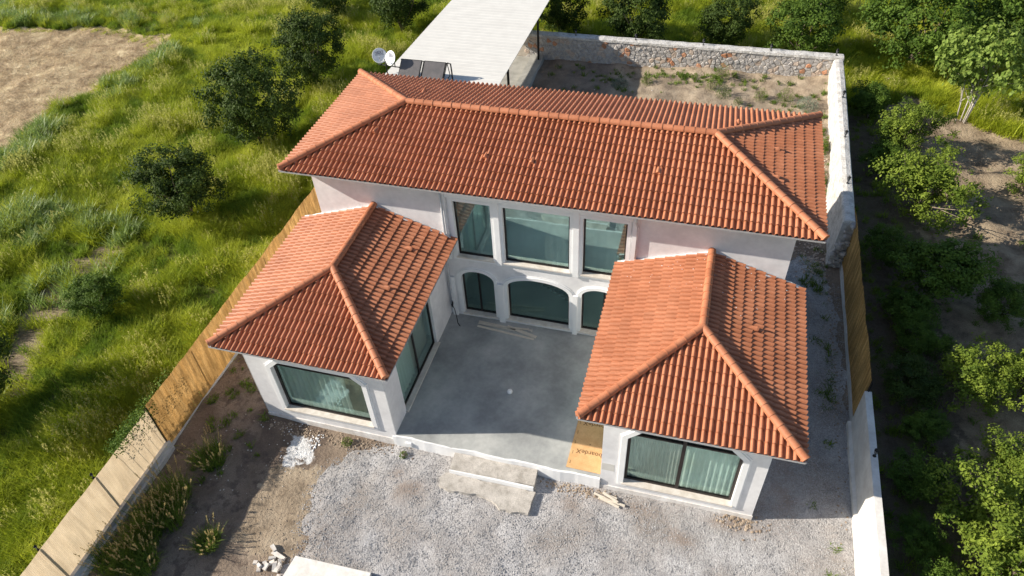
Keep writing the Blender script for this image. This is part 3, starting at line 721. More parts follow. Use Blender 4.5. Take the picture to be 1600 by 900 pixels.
# flashing where the wing roofs meet the facade, lumpy mortar
for ri, (x0, x1) in enumerate(((-5.39,.577),(6.348,12.337))):
    cx = (x0+x1)/2; mb = MB(); n = 60; vs = []; fs = []
    for i in range(n+1):
        x = x0+(x1-x0)*i/n; z = 4.395+.99*(1-abs(x-cx)/(cx-x0)); w_ = .10+.03*fbm(x, 1, 3, 3, 7); hh = .07+.03*fbm(x, 5, 4, 3, 9)
        dz = .045*fbm(x, 9, 5, 2, 2) if x > cx else 0
        vs += [(x, FY-.004, z+.03+hh), (x, FY-.05, z+.03+hh+dz*.5), (x, FY-w_, z+.085+dz), (x, FY-w_-.012, z+.03)]
    for i in range(n):
        for k in range(3): fs.append((4*i+k, 4*i+4+k, 4*i+5+k, 4*i+1+k))
    V(mb.add(vs, fs, False), 'flashing', 'flashing', roofs[ri][0])
mb = MB(); Rm = random.Random(77)
for _ in range(90):
    u = Rm.uniform(6.6,12.0); y = FY-.15-abs(Rm.gauss(0,1.1)); z = 4.395+.99*(1-abs(u-9.34)/2.994)+.11
    if y < 2.4+abs(u-9.34): continue
    rock(mb, (u, y, z), Rm.uniform(.008,.022), flat=.35, R=Rm)
o = V(mb, 'mortar_specks', 'fascia', roofs[1][0]); o['kind'] = 'stuff'
V(MB().box((7.02,-.0035,1.05),(7.42,-.0005,1.42)), 'wall_patch', 'grey_patch')
# downpipes
for pts in ([(.23,FY-.15,6.72),(.23,FY-.15,4.7),(.40,FY-.13,4.55)], [(6.90,FY-.17,6.72),(6.90,FY-.17,6.3),(6.93,FY-.07,6.1),(6.93,FY-.07,4.75)], [(.14,FY-.28,4.25),(.14,FY-.12,4.0),(.14,FY-.10,1.2),(.14,FY-.22,1.05)], [(-4.98,-.08,4.25),(-5.0,.1,3.9),(-5.0,.1,.3)]):
    V(MB().tube(pts, .038, 8), 'downpipe', 'pipe_grey')
V(MB().box((-.12,-.05,.02),(.06,.04,.45)).box((.35,-.12,.15),(.55,-.03,.33)), 'plinth', 'plaster_trim')

# ---------------------------------------------------------------- curtains, blind and added pale sheets
def curtain(name, a, b, z0, z1, m, label, amp=.045, wl=.16, R=rnd):
    a, b = Vector(a), Vector(b); d = b-a; L = d.length; d.normalize(); nn = Vector((-d.y, d.x))
    n = int(L/wl*8); rows = 6; vs = []; fs = []
    for j in range(rows+1):
        t = j/rows
        for i in range(n+1):
            s = i/n*L; off = amp*(sin(s/wl*2*pi + .8*sin(s*1.7+t*1.2))*(.6+.4*t) + .5*fbm(s*1.5, t*.6, 1, 3, 3)); p = a + d*s + nn*off
            vs.append((p.x, p.y, z1+(z0-z1)*t))
    for j in range(rows):
        for i in range(n): q = j*(n+1)+i; fs.append((q, q+1, q+n+2, q+n+1))
    o = MB().add(vs, fs, True).build(name, m); tag(o, label, 'curtain' if name == 'curtain' else 'blind'); return o
curtain('curtain', (-4.1,.29), (-1.65,.33), .53, 3.5, 'curtain', 'pale green curtain behind the left wing front window', wl=.20)
curtain('curtain', (9.42,.30), (11.1,.30), .53, 3.6, 'curtain', 'pale green pleated curtain behind the right leaf of the right wing window', wl=.17)
curtain('window_blind', (7.85,.28), (9.32,.28), .55, 3.5, 'blind', 'grey fabric blind behind the left leaf of the right wing window', amp=.015, wl=.11)
curtain('curtain', (-.34,.9), (-.36,2.7), .53, 3.3, 'curtain', 'pale green curtain behind the near leaf of the terrace sliding door', wl=.2)
curtain('curtain', (-.42,2.75), (-.44,4.3), .53, 3.3, 'blind', 'grey net curtain behind the far leaf of the terrace sliding door', amp=.02, wl=.15)
for x0_, x1_, l_ in FILL_SHEETS:  # pale sheets added behind the upper panes to brighten the dark openings
    curtain('curtain', (x0_-.08, FY+.29), (x1_+.08, FY+.29), 3.36, 6.5, 'fill_sheet', 'pale sheet added behind the %s upper window to lighten it' % l_, amp=.005, wl=.22)
#PART2
# ---------------------------------------------------------------- boundary walls and screens
def reed(name, x, y0, y1, z0, z1, m, label, cat, side, R, pitch=.022, ragged=.03):
    root = empty(name, (x, (y0+y1)/2, z0), label, cat)
    zz = .006 if m == 'bamboo' else .0025; n = int(abs(y1-y0)/pitch); mb = MB(); vs = []; fs = []; rows = 5; tones = []
    for i in range(n+1):
        y = y0+(y1-y0)*i/n; top = z1+ragged*fbm(y, 1, .9, 3, 50)*2+R.uniform(-ragged,ragged)*.6; tn = R.random()
        for j in range(rows+1):
            t = j/rows; vs.append((x + zz*(1 if i%2 else -1) + .03*fbm(y, t*2, .8, 3, 51), y + .03*fbm(y, t*3, 1.5, 2, 52), z0+(top-z0)*t)); tones.append(.5+.9*fbm(y, t*.4, 6, 3, 53)+(tn-.5)*.5)
    for i in range(n):
        for j in range(rows): q = i*(rows+1)+j; fs.append((q, q+1, q+rows+2, q+rows+1))
    mb.v = vs; mb.f = fs; mb.sm = [False]*len(fs); mb.tone = tones
    o = mb.build('screen', m, None, None, True); o.parent = root; o.location = -root.location
    k = max(2, int(abs(y1-y0)/2.4))
    for i in range(k+1 if m == 'bamboo' else 0):
        y = y0+(y1-y0)*i/k
        p = MB().box((x+side*.03, y-.02, 0), (x+side*.06, y+.02, z1-.12)).build('post', 'black_metal'); p.parent = root; p.location = -root.location
    return root
R5 = random.Random(5)
reed('bamboo_screen', -7.66, -2.05, 13.2, .18, 2.42, 'bamboo', 'orange brown bamboo reed screen glowing in backlight beside the left wing', 'fence', -1, R5)
reed('bamboo_screen', 14.86, 4.35, 13.75, .10, 2.42, 'bamboo', 'brown bamboo reed screen in shade along the right side passage', 'fence', 1, R5, ragged=.05)
reed('cream_screen', -7.72, -13.5, -2.07, .36, 2.16, 'reed_cream', 'pale cream reed screen standing on the kerb at lower left', 'fence', -1, R5, ragged=.008)
mb = MB().box((-7.86, -13.5, -.3), (-7.60, -2.0, .42)).box((-7.60, -13.5, -.3), (-7.50, -2.05, .22)); o = mb.build('kerb_wall', 'curb'); tag(o, 'low grey concrete kerb wall under the cream screen', 'wall')
mb = MB().box((-7.84, -1.99, -.3), (-7.62, 13.2, .22)); o = mb.build('kerb_wall', 'curb'); tag(o, 'low concrete kerb under the left bamboo screen', 'wall')
# right white wall
vs = []; fs = []; n = 60; mb = MB()
for i in range(n+1):
    y = -13.5+17.85*i/n; e = .02*fbm(y, 0, .6, 3, 60); f = .03*fbm(y, 3, 1.5, 3, 61)
    vs += [(14.70+f, y, -.2), (14.70+f*.5, y, .20), (14.80, y, .24), (14.79, y, 1.86+e), (15.0, y, 1.87+e), (15.0, y, -.3)]
for i in range(n):
    for k in range(5): q = 6*i+k; fs.append((q, q+6, q+7, q+1))
fs += [tuple(range(6)), tuple(range(6*n, 6*n+6))[::-1]]
wroot = mb.add(vs, fs).build('white_wall', 'white_wall'); fix_normals(wroot); tag(wroot, 'plain white rendered boundary wall at lower right beside the gravel', 'wall')
mb = MB().box((14.83, 4.36, -.3), (14.99, 13.6, .30)); o = mb.build('kerb_wall', 'curb'); tag(o, 'low concrete kerb under the right bamboo screen', 'wall')
# stone walls with lime cap
def stonewall_side():
    n = 110; m_ = 8; vs = []; fs = []
    for i in range(n+1):
        y = 12.55+14.2*i/n; tx = smooth(13, 26, y); xi = 14.36+.12*tx; xo = 14.86+.14*tx; dx = .10*fbm(y, 0, .7, 4, 62)
        top = 2.42+.03*fbm(y, 0, 1.5, 3, 63)
        prof = [(xi-.10+dx, -.2), (xi-.04+dx+.05*fbm(y,1,2,3,64), .8), (xi+dx*.5+.04*fbm(y,2,2,3,65), 1.7), (xi+.02+.02*fbm(y,3,3,3,66), top-.08), (xi+.08, top), ((xi+xo)/2, top+.045+.02*fbm(y,4,2,3,67)), (xo-.05, top+.01), (xo, top-.06), (xo+.03, -.3)]
        vs += [(a, y, b) for a, b in prof]
    k = len(prof)
    for i in range(n):
        for j in range(k-1): q = k*i+j; fs.append((q, q+k, q+k+1, q+1))
    fs += [tuple(range(k)), tuple(range(k*n, k*n+k))[::-1]]
    return MB().add(vs, fs)
sw = stonewall_side().build('lime_washed_wall', 'lime_wall'); fix_normals(sw); tag(sw, 'thick lime washed stone wall running back beside the villa on the right', 'wall')
BW = 26.45
bw = empty('stone_wall', (6, BW+.25, 0), 'rubble stone wall with grey and rust stones closing the back yard', 'wall')
def BWp(o): o.parent = bw; o.location = -bw.location; return o
BWp(MB().box((-6.5, BW, -.2), (14.5, BW+.48, 2.48)).build('core', 'mortar'))
n = 120; vs = []; fs = []
for i in range(n+1):
    x = -6.5+21.5*i/n; e = .025*fbm(x, 0, 1.5, 3, 70); vs += [(x, BW-.06+.03*fbm(x,1,3,3,71), 2.38), (x, BW-.05, 2.50+e), (x, BW+.22, 2.54+e), (x, BW+.5, 2.49+e), (x, BW+.52, 2.3)]
for i in range(n):
    for k in range(4): q = 5*i+k; fs.append((q, q+5, q+6, q+1))
BWp(fix_normals(MB().add(vs, fs).build('coping', 'lime_wall')))
Rs = random.Random(21); cells = []; dx_, dz_ = .27, .185
seeds = []
for j in range(12):
    for i in range(79):
        if Rs.random() < .90: seeds.append(((-6.4+dx_*(i+.5*(j%2))+Rs.uniform(-.12,.12)), .50+dz_*j+Rs.uniform(-.075,.075)))
def cell(k):
    cx, cz = seeds[k]; P_ = [(cx-.4,cz-.3),(cx+.4,cz-.3),(cx+.4,cz+.3),(cx-.4,cz+.3)]
    for q, (ax, az) in enumerate(seeds):
        if q == k or abs(ax-cx) > .9 or abs(az-cz) > .7: continue
        mx, mz, nx, nz_ = (ax+cx)/2, (az+cz)/2, ax-cx, az-cz; out = []
        for i in range(len(P_)):
            a, b = P_[i-1], P_[i]; da = (a[0]-mx)*nx+(a[1]-mz)*nz_; db = (b[0]-mx)*nx+(b[1]-mz)*nz_
            if da <= 0: out.append(a)
            if (da <= 0) != (db <= 0): t = da/(da-db); out.append((a[0]+(b[0]-a[0])*t, a[1]+(b[1]-a[1])*t))
        P_ = out
        if len(P_) < 3: return []
    return P_
scells = []
for k in range(len(seeds)):
    if seeds[k][0] < -2.3 or seeds[k][0] > 14.4: continue
    P_ = cell(k)
    if len(P_) < 4: continue
    A_ = abs(sum(P_[i-1][0]*P_[i][1]-P_[i][0]*P_[i-1][1] for i in range(len(P_))))/2
    scells.append((A_, k, P_))
scells.sort(key=lambda t: -t[0])
joined = MB()
for r_, (A_, k, P_) in enumerate(scells):
    cx, cz = sum(p[0] for p in P_)/len(P_), sum(p[1] for p in P_)/len(P_)
    if max(p[1] for p in P_) > 2.42: P_ = [(a, min(b, 2.40)) for a, b in P_]
    n = len(P_); s1, s2 = Rs.uniform(.86,1.0), Rs.uniform(.6,.82); pr_ = Rs.uniform(.01,.05); ring = []
    rj = [Rs.uniform(.86,1.04) for _ in P_]
    vs = [(cx+(a-cx)*s1*j_, BW+.03, cz+(b-cz)*s1*j_) for (a,b),j_ in zip(P_,rj)] + [(cx+(a-cx)*s1*.96*j_, BW-pr_*.6, cz+(b-cz)*s1*.96*j_) for (a,b),j_ in zip(P_,rj)] + [(cx+(a-cx)*s2*j_, BW-pr_+Rs.uniform(-.012,.012), cz+(b-cz)*s2*j_) for (a,b),j_ in zip(P_,rj)]
    fs = [(i, (i+1)%n, n+(i+1)%n, n+i) for i in range(n)] + [(n+i, n+(i+1)%n, 2*n+(i+1)%n, 2*n+i) for i in range(n)] + [tuple(range(2*n,3*n))]
    if r_ < 280:
        m_ = Rs.choices(['stone_grey','stone_tan','stone_rust'], [.50,.34,.16])[0]
        BWp(fix_normals(MB().add(vs, fs, False).build('stone', m_)))
    else: joined.add(vs, fs, False)
o = BWp(fix_normals(joined.build('stones', 'stone_grey'))); o['kind'] = 'stuff'
# rough broken end of the lime washed wall
mb = MB()
for q in range(26): rock(mb, (Rs.uniform(14.36,14.84), 12.46+Rs.uniform(-.05,.05), Rs.uniform(.1,2.3)), Rs.uniform(.09,.17))
o = mb.build('end_stones', 'stone_grey'); o.parent = sw

# garden lamps on the walls
def lamp_meshes():
    a = MB().lathe([(.055,0),(.055,.02),(.018,.035),(.018,.13),(.05,.15),(.05,.16)], n=10).mesh('base', 'black_metal')
    b = MB().lathe([(.045,.16),(.062,.29),(.045,.16)], n=6).mesh('shade_glass', 'pipe_grey')
    c = MB().lathe([(.085,.285),(.055,.33),(.015,.36),(.012,.39),(0,.395)], n=6)
    for k in range(6): a_ = 2*pi*k/6; c.tube([(.046*cos(a_),.046*sin(a_),.155),(.066*cos(a_),.066*sin(a_),.29)], .006, 4)
    return a, b, c.mesh('cap', 'black_metal')
LM = lamp_meshes()
def lamp(x, y, z, label, tilt=0):
    r = empty('wall_lamp', (x, y, z), label, 'lamp', 'black garden lamps along the boundary walls'); r.rotation_euler = (0, tilt, 0)
    for nm, me in zip(('base','glass','cap'), LM): link(nm, me, r)
    return r
for x, l in ((.65,'small black lamp on the back wall nearest the white canopy'), (4.05,'small black lamp on the back wall, second from the canopy'), (7.75,'black lamp in the middle of the back wall coping'), (11.3,'black lamp on the back wall, next before the corner'), (14.62,'black lamp standing on the corner where the back wall meets the side wall')):
    lamp(x, BW+.2, 2.53, l)
for x, y, l in ((14.77,22.4,'black lamp on the side wall nearest the back corner'), (14.70,18.75,'black lamp midway along the white side wall'), (14.63,15.1,'black lamp on the side wall nearest the bamboo screen')): lamp(x, y, 2.45, l)
lamp(14.90, 1.85, 1.87, 'single black lamp on the plain white wall at lower right')
lamp(-7.80, -4.62, 2.14, 'black lamp at the top of the cream screen, the farther one').scale = (.6,.6,.6); lamp(-7.80, -7.0, 2.14, 'black lamp at the top of the cream screen, near the photo edge').scale = (.6,.6,.6)
for k, (y) in enumerate((-4.62, -7.0)):
    o = MB().box((-7.83,y-.03,0),(-7.77,y+.03,2.14)).build('lamp_post', 'black_metal'); tag(o, ['dark post behind the cream screen carrying the farther lamp','dark post behind the cream screen carrying the nearer lamp'][k], 'post')

# ---------------------------------------------------------------- canopy, slab, solar collectors, dishes
can = empty('canopy', (-4, 21, 1), 'long white corrugated metal canopy roof behind the villa', 'canopy')
def CP(o): o.parent = can; o.location = -can.location; return o
CZ = 4.2; y = 12.9
xl = lambda y: -6.93+.045*(y-17.7); xr = lambda y: -1.14+.012*(y-17)
def canopy_panel(y0, y1):
    prof = []; yy = y0; n = 3; st_ = (y1-y0)/n
    for k in range(n): a = y0+st_*k; prof += [(a+.0,0),(a+st_*.55,0),(a+st_*.68,.010),(a+st_*.80,.010),(a+st_*.93,0)]
    prof.append((y1+.03, .004)); vs = []; fs = []
    for a, z in prof: vs += [(xl(a), a, CZ+z), (xr(a), a, CZ+z), (xl(a), a, CZ+z-.03), (xr(a), a, CZ+z-.03)]
    for i in range(len(prof)-1): q = 4*i; fs += [(q, q+1, q+5, q+4), (q+2, q+6, q+7, q+3), (q, q+4, q+6, q+2), (q+1, q+3, q+7, q+5)]
    return MB().add(vs, fs)
while y < 31.5: CP(fix_normals(canopy_panel(y, y+1.0).build('roof_panel', 'white_metal'))); y += 1.0
for x in (-6.35, -3.9, -1.35): CP(MB().box((x-.05, 12.95, CZ-.2), (x+.05, 31.8, CZ-.035)).build('beam', 'black_metal'))
for y in (13.4, 16.5, 19.6, 25.8, 31.2):
    for x in (-6.6, -1.35): CP(MB().box((x-.05, y-.05, .3), (x+.05, y+.05, CZ-.2)).build('post', 'black_metal'))
sb = MB().box((-7.1, 12.9, -.1), (-1.9, 26.4, 1.12)); o = sb.build('patio_slab', 'grey_concrete'); tag(o, 'raised concrete floor beneath the white canopy', 'slab')
o = MB().box((-1.9, 12.9, -.1), (-1.15, 26.4, 1.30)).build('concrete_plinth', 'grey_concrete'); tag(o, 'grey concrete plinth along the right side of the canopy', 'plinth')
sc_ = empty('solar_collector', (-5, 17.2, CZ), 'pair of grey flat solar water collectors tilted on a black frame behind the roof', 'solar panel')
def SP(o): o.parent = sc_; o.location = -sc_.location; return o
def slope_box(x0, x1, yb, zb, yt, zt, th):
    d = Vector((0, yt-yb, zt-zb)).normalized(); nn = Vector((0, -d.z, d.y)); vs = []
    for off in (0, th):
        for x, y, z in ((x0,yb,zb),(x1,yb,zb),(x1,yt,zt),(x0,yt,zt)): vs.append(Vector((x,y,z))+nn*off)
    return MB().add(vs, [(0,3,2,1),(4,5,6,7),(0,1,5,4),(1,2,6,5),(2,3,7,6),(3,0,4,7)])
for x0, x1 in ((-5.98,-4.92),(-4.80,-3.72)):
    p = SP(slope_box(x0, x1, 16.6, 4.28, 17.5, 5.0, .07).build('collector', 'black_metal'))
    g_ = slope_box(x0+.03, x1-.03, 16.625, 4.30+.0, 17.475, 4.98, .076).build('collector_glass', 'collector_glass'); g_.parent = p
fr_ = MB()
for x in (-6.0, -4.86, -3.70):
    fr_.tube([(x,17.52,4.98),(x,17.75,4.25)], .022, 6); fr_.tube([(x,16.6,4.26),(x,17.75,4.25)], .022, 6); fr_.tube([(x,16.6,4.26),(x,17.5,4.98)], .022, 6)
fr_.tube([(-6.05,17.53,4.97),(-3.64,17.53,4.97)], .022, 6); fr_.tube([(-3.68,17.5,5.0),(-3.5,17.45,5.0),(-3.42,17.3,4.7),(-3.40,17.25,4.25)], .035, 6)
SP(fr_.build('frame', 'black_metal'))
mast = MB().tube([(-6.8,17.35,4.2),(-6.8,17.35,4.85)], .03, 8).tube([(-7.25,17.42,4.66),(-6.0,17.3,4.66)], .025, 8).box((-6.05,17.2,4.62),(-5.75,17.38,4.74)).build('dish_mast', 'black_metal')
tag(mast, 'dark metal bracket carrying both satellite dishes at the canopy corner', 'bracket')
def text(body, size, name, m, ext=.001):
    cu = bpy.data.curves.new(name, 'FONT'); cu.body = body; cu.size = size; cu.align_x = 'CENTER'; cu.align_y = 'CENTER'; cu.extrude = ext
    o = bpy.data.objects.new(name, cu); COL.objects.link(o); dg = bpy.context.evaluated_depsgraph_get()
    me = bpy.data.meshes.new_from_object(o.evaluated_get(dg)); bpy.data.objects.remove(o); me.materials.clear(); me.materials.append(MATS[m])
    o = bpy.data.objects.new(name, me); COL.objects.link(o); return o
def dish(x, y, z, yaw, r, label):
    root = empty('satellite_dish', (x, y, z), label, 'satellite dish', 'satellite dishes beside the canopy', rz=yaw)
    M = Matrix.Rotation(radians(62), 4, 'X')
    prof = [(0,.0),(r*.35,.012),(r*.7,.045),(r,.10),(r*1.01,.105),(r*.99,.115),(r*.7,.058),(r*.35,.022),(0,.010)]
    mb = MB().lathe(prof, n=24, M=M); o = mb.build('reflector', 'dish_metal'); fix_normals(o); o.parent = root
    a = MB().tube([M@Vector((0,-r*.95,.06)), M@Vector((0,-r*.35,.42))], .014, 6).box((-.03,-.03,-.05),(.03,.03,.05), Matrix.Translation(M@Vector((0,-r*.33,.44)))).build('feed_arm', 'pipe_grey'); a.parent = root
    b = MB().tube([M@Vector((0,0,0)), M@Vector((0,0,-.12)), (0,.1,-.5)], .025, 6).build('bracket', 'black_metal'); b.parent = root
    for k, (t_, s_, yy) in enumerate((('NEXT', .17, .42), ('NEXTSTAR', .10, .16))):
        tx = text(t_, s_*r/.36, 'lettering', 'print_blue'); tx.parent = root; tx.matrix_basis = M @ Matrix.Translation((0, yy*r, .075 if k == 0 else .045))
    return root
dish(-7.02, 17.30, 5.18, radians(24), .35, 'left satellite dish, shaded blue grey with dark lettering')
dish(-6.36, 17.22, 5.14, radians(-30), .35, 'right satellite dish, bright white and turned to the sun')

# ---------------------------------------------------------------- things around the terrace
def T(mb, name, m, label, cat, loc=(0,0,0), rz=0, group=None):
    o = mb.build(name, m); o.location = loc; o.rotation_euler = (0,0,rz); return tag(o, label, cat, group)
bd = T(MB().box((-.56,-1.2,0),(.56,1.2,.016)), 'osb_board', 'osb', 'orange brown board printed boardeX lying on the terrace corner', 'board', (6.43, 1.33, .535), radians(-.6))
for yy, s_ in ((-.52,.24), (.62,.24)):
    t_ = text('boardeX', s_, 'lettering', 'print'); t_.parent = bd; t_.location = (.06, yy, .0175); t_.rotation_euler = (0,0,pi)
t_ = text('e', .12, 'lettering', 'print'); t_.parent = bd; t_.location = (.03, -.20, .0175); t_.rotation_euler = (0,0,pi)
for k, yy in enumerate((-.98,-.6,-.2,.2,.6)):
    t_ = text('board', .05, 'lettering', 'print'); t_.parent = bd; t_.location = (-.47, yy, .0175); t_.rotation_euler = (0,0,pi/2)
T(MB().lathe([(0,.0),(.05,.004),(.085,.04),(.095,.095),(.085,.145),(.05,.185),(0,.195)], n=20), 'globe_lamp_cover', 'white_plastic', 'small white round globe standing alone on the terrace', 'globe', (3.30, 2.60, .53))
def plank(x, y, z, L, w_, h, rz, label, tilt=0, m='wood', grp_='loose wooden boards', name='wooden_board'):
    o = MB().box((-L/2,-w_/2,0),(L/2,w_/2,h)).build(name, m); o.location = (x,y,z); o.rotation_euler = (0,tilt,rz); return tag(o, label, 'board', grp_)
plank(1.95, 5.62, .535, 1.5, .15, .035, radians(-3), 'long pale board on the terrace by the arched windows, nearest the wall')
plank(2.95, 5.53, .535, 1.25, .13, .035, radians(-14), 'pale board crossing diagonally toward the terrace middle')
plank(2.35, 5.36, .535, 2.3, .08, .025, radians(-5), 'thin long batten lying in front of the other boards on the terrace')
plank(2.75, 5.66, .565, .9, .06, .02, radians(4), 'short brownish offcut resting across two boards on the terrace')
rg = MB()
for q in range(14): rock(rg, (rnd.gauss(0,.07), rnd.gauss(0,.05), .02), rnd.uniform(.015,.045))
T(rg, 'rags', 'rubble', 'small white rag heap beside the boards on the terrace', 'rag', (3.25, 5.66, .535))
hs = MB().tube([(.12,5.80,1.25),(.20,5.62,1.32),(.30,5.55,1.2),(.36,5.52,.8),(.42,5.42,.56),(.55,5.30,.55)], .016, 6).tube([(.10,5.86,1.3),(.22,5.66,1.38),(.20,5.6,1.25),(.12,5.75,1.2),(.22,5.64,1.34)], .02, 6)
T(hs, 'garden_hose', 'black_metal', 'black hose hanging in the terrace corner by the downpipe', 'hose')
# steps
def slab(name, P_, z0, z1, m, label, cat, wob=.02, seed=1):
    pts_ = []
    for i in range(len(P_)):
        a, b = Vector(P_[i]), Vector(P_[(i+1)%len(P_)]); k = max(1, int((b-a).length/.09))
        for j in range(k): p = a.lerp(b, j/k); pts_.append((p.x+wob*fbm(p.x,p.y,5,3,seed), p.y+wob*fbm(p.x,p.y,5,3,seed+1)))
    o = fix_normals(panel(pts_, [], lambda a,b,d: (a, b, z0+d), z1-z0).build(name, m)); return tag(o, label, cat)
slab('step', [(2.12,-.07),(2.14,-.74),(4.99,-.66),(4.96,-.07)], -.1, .345, 'old_concrete', 'upper rough concrete step against the terrace edge', 'step', .008, 80)
o = MB().box((2.14,-.765,-.1),(4.98,-.70,.335)).build('step_riser', 'plaster_trim'); tag(o, 'white rendered riser between the two front steps', 'riser')
slab('step', [(2.05,-.78),(1.86,-1.0),(1.95,-1.25),(2.3,-1.38),(3.2,-1.30),(3.75,-1.38),(4.1,-1.62),(4.6,-1.63),(5.02,-1.55),(5.05,-.78)], -.1, .165, 'old_concrete', 'lower concrete step with a wavy broken front edge', 'step', .035, 84)
# bottom left slab and rubble
slab('pale_slab', [(-1.50,-4.62),(-1.72,-6.6),(1.2,-6.6),(.95,-4.55)], 0, .17, 'slab_marble', 'pale stone slab at the bottom edge of the photo', 'slab', .0, 90)
Rb = random.Random(9)
k = 0
tm = [(-2.34,-4.50,.26,.14,.10),(-2.10,-4.66,.52,.15,.06)]
for i in range(15): tm.append((-2.15+Rb.gauss(0,.24), -5.05+Rb.gauss(0,.17), Rb.uniform(.14,.30), Rb.uniform(.09,.14), Rb.uniform(.05,.10)))
for i, (x, y, a, b, h) in enumerate(tm):
    mb = MB(); P_ = [(-a/2,-b/2),(a/2*Rb.uniform(.8,1),-b/2),(a/2,b/2*Rb.uniform(.7,1)),(-a/2*Rb.uniform(.8,1),b/2)]
    mb.add([(p[0],p[1],0) for p in P_]+[(p[0]*.93,p[1]*.9,h) for p in P_], [(3,2,1,0),(4,5,6,7),(0,1,5,4),(1,2,6,5),(2,3,7,6),(3,0,4,7)])
    o = mb.build('broken_block', 'rubble'); o.location = (x, y, yard_h(x,y)+.01+(.04 if i > 9 else 0)); o.rotation_euler = (Rb.uniform(-.25,.25), Rb.uniform(-.25,.25), Rb.uniform(0,3) if i > 1 else (-.6 if i == 0 else -.25))
    tag(o, ['lone pale block lying uppermost above the broken pile','long flat pale block just above the broken pile'][i] if i < 2 else ('pale broken block on the upper side of the small heap left of the stone slab' if y > -5.0 else 'pale broken block on the lower side of the small heap left of the stone slab'), 'block', 'pale broken blocks at the bottom edge')
# debris by the right wing
for i in range(6):
    plank(7.35+Rb.uniform(-.25,.25), -.42+Rb.uniform(-.13,.12), .03+.022*i, Rb.uniform(.4,.8), .07, .022, radians(-14+Rb.uniform(-12,12)), 'short tan wood offcut in the little pile by the right wing wall', grp_='wood offcuts piled by the right wing', name='wood_offcut')
def rocks_stuff(name, spots, m, label, cat='stones', R=Rb):
    mb = MB()
    for x, y, sx, sy, n, r0, r1 in spots:
        for _ in range(n):
            px, py = R.gauss(x, sx), R.gauss(y, sy); zz = max(yard_h(px, py), grav_h(px, py) if grav_m(px,py) > -.3 else -9)
            rock(mb, (px, py, zz+.005), R.uniform(r0, r1), R=R)
    o = mb.build(name, m, None, None, True); return tag(o, label, cat, kind='stuff')
rocks_stuff('lime_lumps', [(-3.1,-1.1,.32,.32,60,.01,.03), (-2.85,-.65,.12,.2,40,.015,.045), (-3.9,-.4,.5,.25,40,.01,.03)], 'lime_dust', 'white lime lumps spilled on the dirt before the left wing')
rocks_stuff('dirt_clods', [(-3.4,-.35,.8,.14,160,.015,.05), (-1.6,-.35,.9,.13,170,.015,.045), (11.4,-.15,.35,.15,120,.02,.06), (6.3,-.30,.7,.12,140,.02,.05), (-3.5,-2.8,1.6,1.6,160,.01,.03), (-2.2,-3.6,.5,1.0,120,.01,.03), (14.45,7,.12,4,200,.015,.045), (5,20,5,3,500,.015,.05)], 'clod', 'brown dirt clods and small rubble scattered along the walls')
rocks_stuff('rubble_strip', [(13.6,15,.35,1.5,260,.03,.08), (13.5,18,.35,1.5,220,.03,.08), (13.9,12.8,.3,.8,120,.03,.07)], 'stone_tan', 'rubble strip between the villa and the lime washed wall')
rocks_stuff('bright_chips', [(-4.8,-1.8,1.2,1.2,40,.01,.03), (-5.6,-4,1,1.6,26,.01,.03), (3,22.5,2.6,1.4,60,.015,.04), (13.2,9.3,.2,.3,3,.04,.06)], 'rubble', 'scattered white stone chips on the bare soil')
T(MB().tube([(0,0,0),(0,0,.5)], .03, 8), 'pipe_stub', 'white_plastic', 'thin white pipe stub sticking up in the back yard', 'pipe', (3.3, 21.6, .9))

# ---------------------------------------------------------------- vegetation
def blade(mb, x, y, h, w_, a, lean, R, seg=3, curl=1.0):
    dx, dy = cos(a), sin(a); px, py = -dy*w_/2, dx*w_/2; vs = []
    for i in range(seg+1):
        t = i/seg; off = lean*h*(t**1.7); zz = h*(t-.28*curl*lean*t*t); ww = (1-t)**.7 if i < seg else 0
        c = (x+dx*off, y+dy*off, zz)
        if i < seg: vs += [(c[0]-px*ww, c[1]-py*ww, c[2]), (c[0]+px*ww, c[1]+py*ww, c[2])]
        else: vs.append(c)
    fs = [(2*i, 2*i+1, 2*i+3, 2*i+2) for i in range(seg-1)]+[(2*seg-2, 2*seg-1, 2*seg)]
    mb.add(vs, fs, True)
def clump(name, m, n, h0, h1, w_, spread, R, lean=(.2,.9), seg=3, bias=None):
    mb = MB()
    for _ in range(n):
        r = spread*sqrt(R.random()); a0 = R.uniform(0,6.28); a = R.uniform(0,6.28) if bias is None else bias+R.gauss(0,1.1)
        blade(mb, r*cos(a0), r*sin(a0), R.uniform(h0,h1), w_*R.uniform(.7,1.3), a, R.uniform(*lean), R, seg)
    return mb.mesh(name, m)
def seedclump(name, R, n=9, h0=.6, h1=1.0, spread=.3, ms=('grass_seed','grass_seed'), puff=.05):
    mb = MB()
    for _ in range(n):
        r = spread*sqrt(R.random()); a0 = R.uniform(0,6.28); a = R.uniform(0,6.28); h = R.uniform(h0,h1); ln = R.uniform(.05,.35)
        blade(mb, r*cos(a0), r*sin(a0), h, .012, a, ln, R, 2)
        tx, ty = r*cos(a0)+cos(a)*ln*h, r*sin(a0)+sin(a)*ln*h
        for q in range(9):
            z = h*(1-.28*ln)-R.uniform(-.02,.20); aa = R.uniform(0,6.28); l_ = R.uniform(.5,1)*puff
            mb.add([(tx,ty,z),(tx+cos(aa)*l_, ty+sin(aa)*l_, z+.03),(tx+cos(aa+.6)*l_*.8, ty+sin(aa+.6)*l_*.8, z+.06)], [(0,1,2)])
    return mb.mesh(name, ms[0])
Rg = random.Random(17)
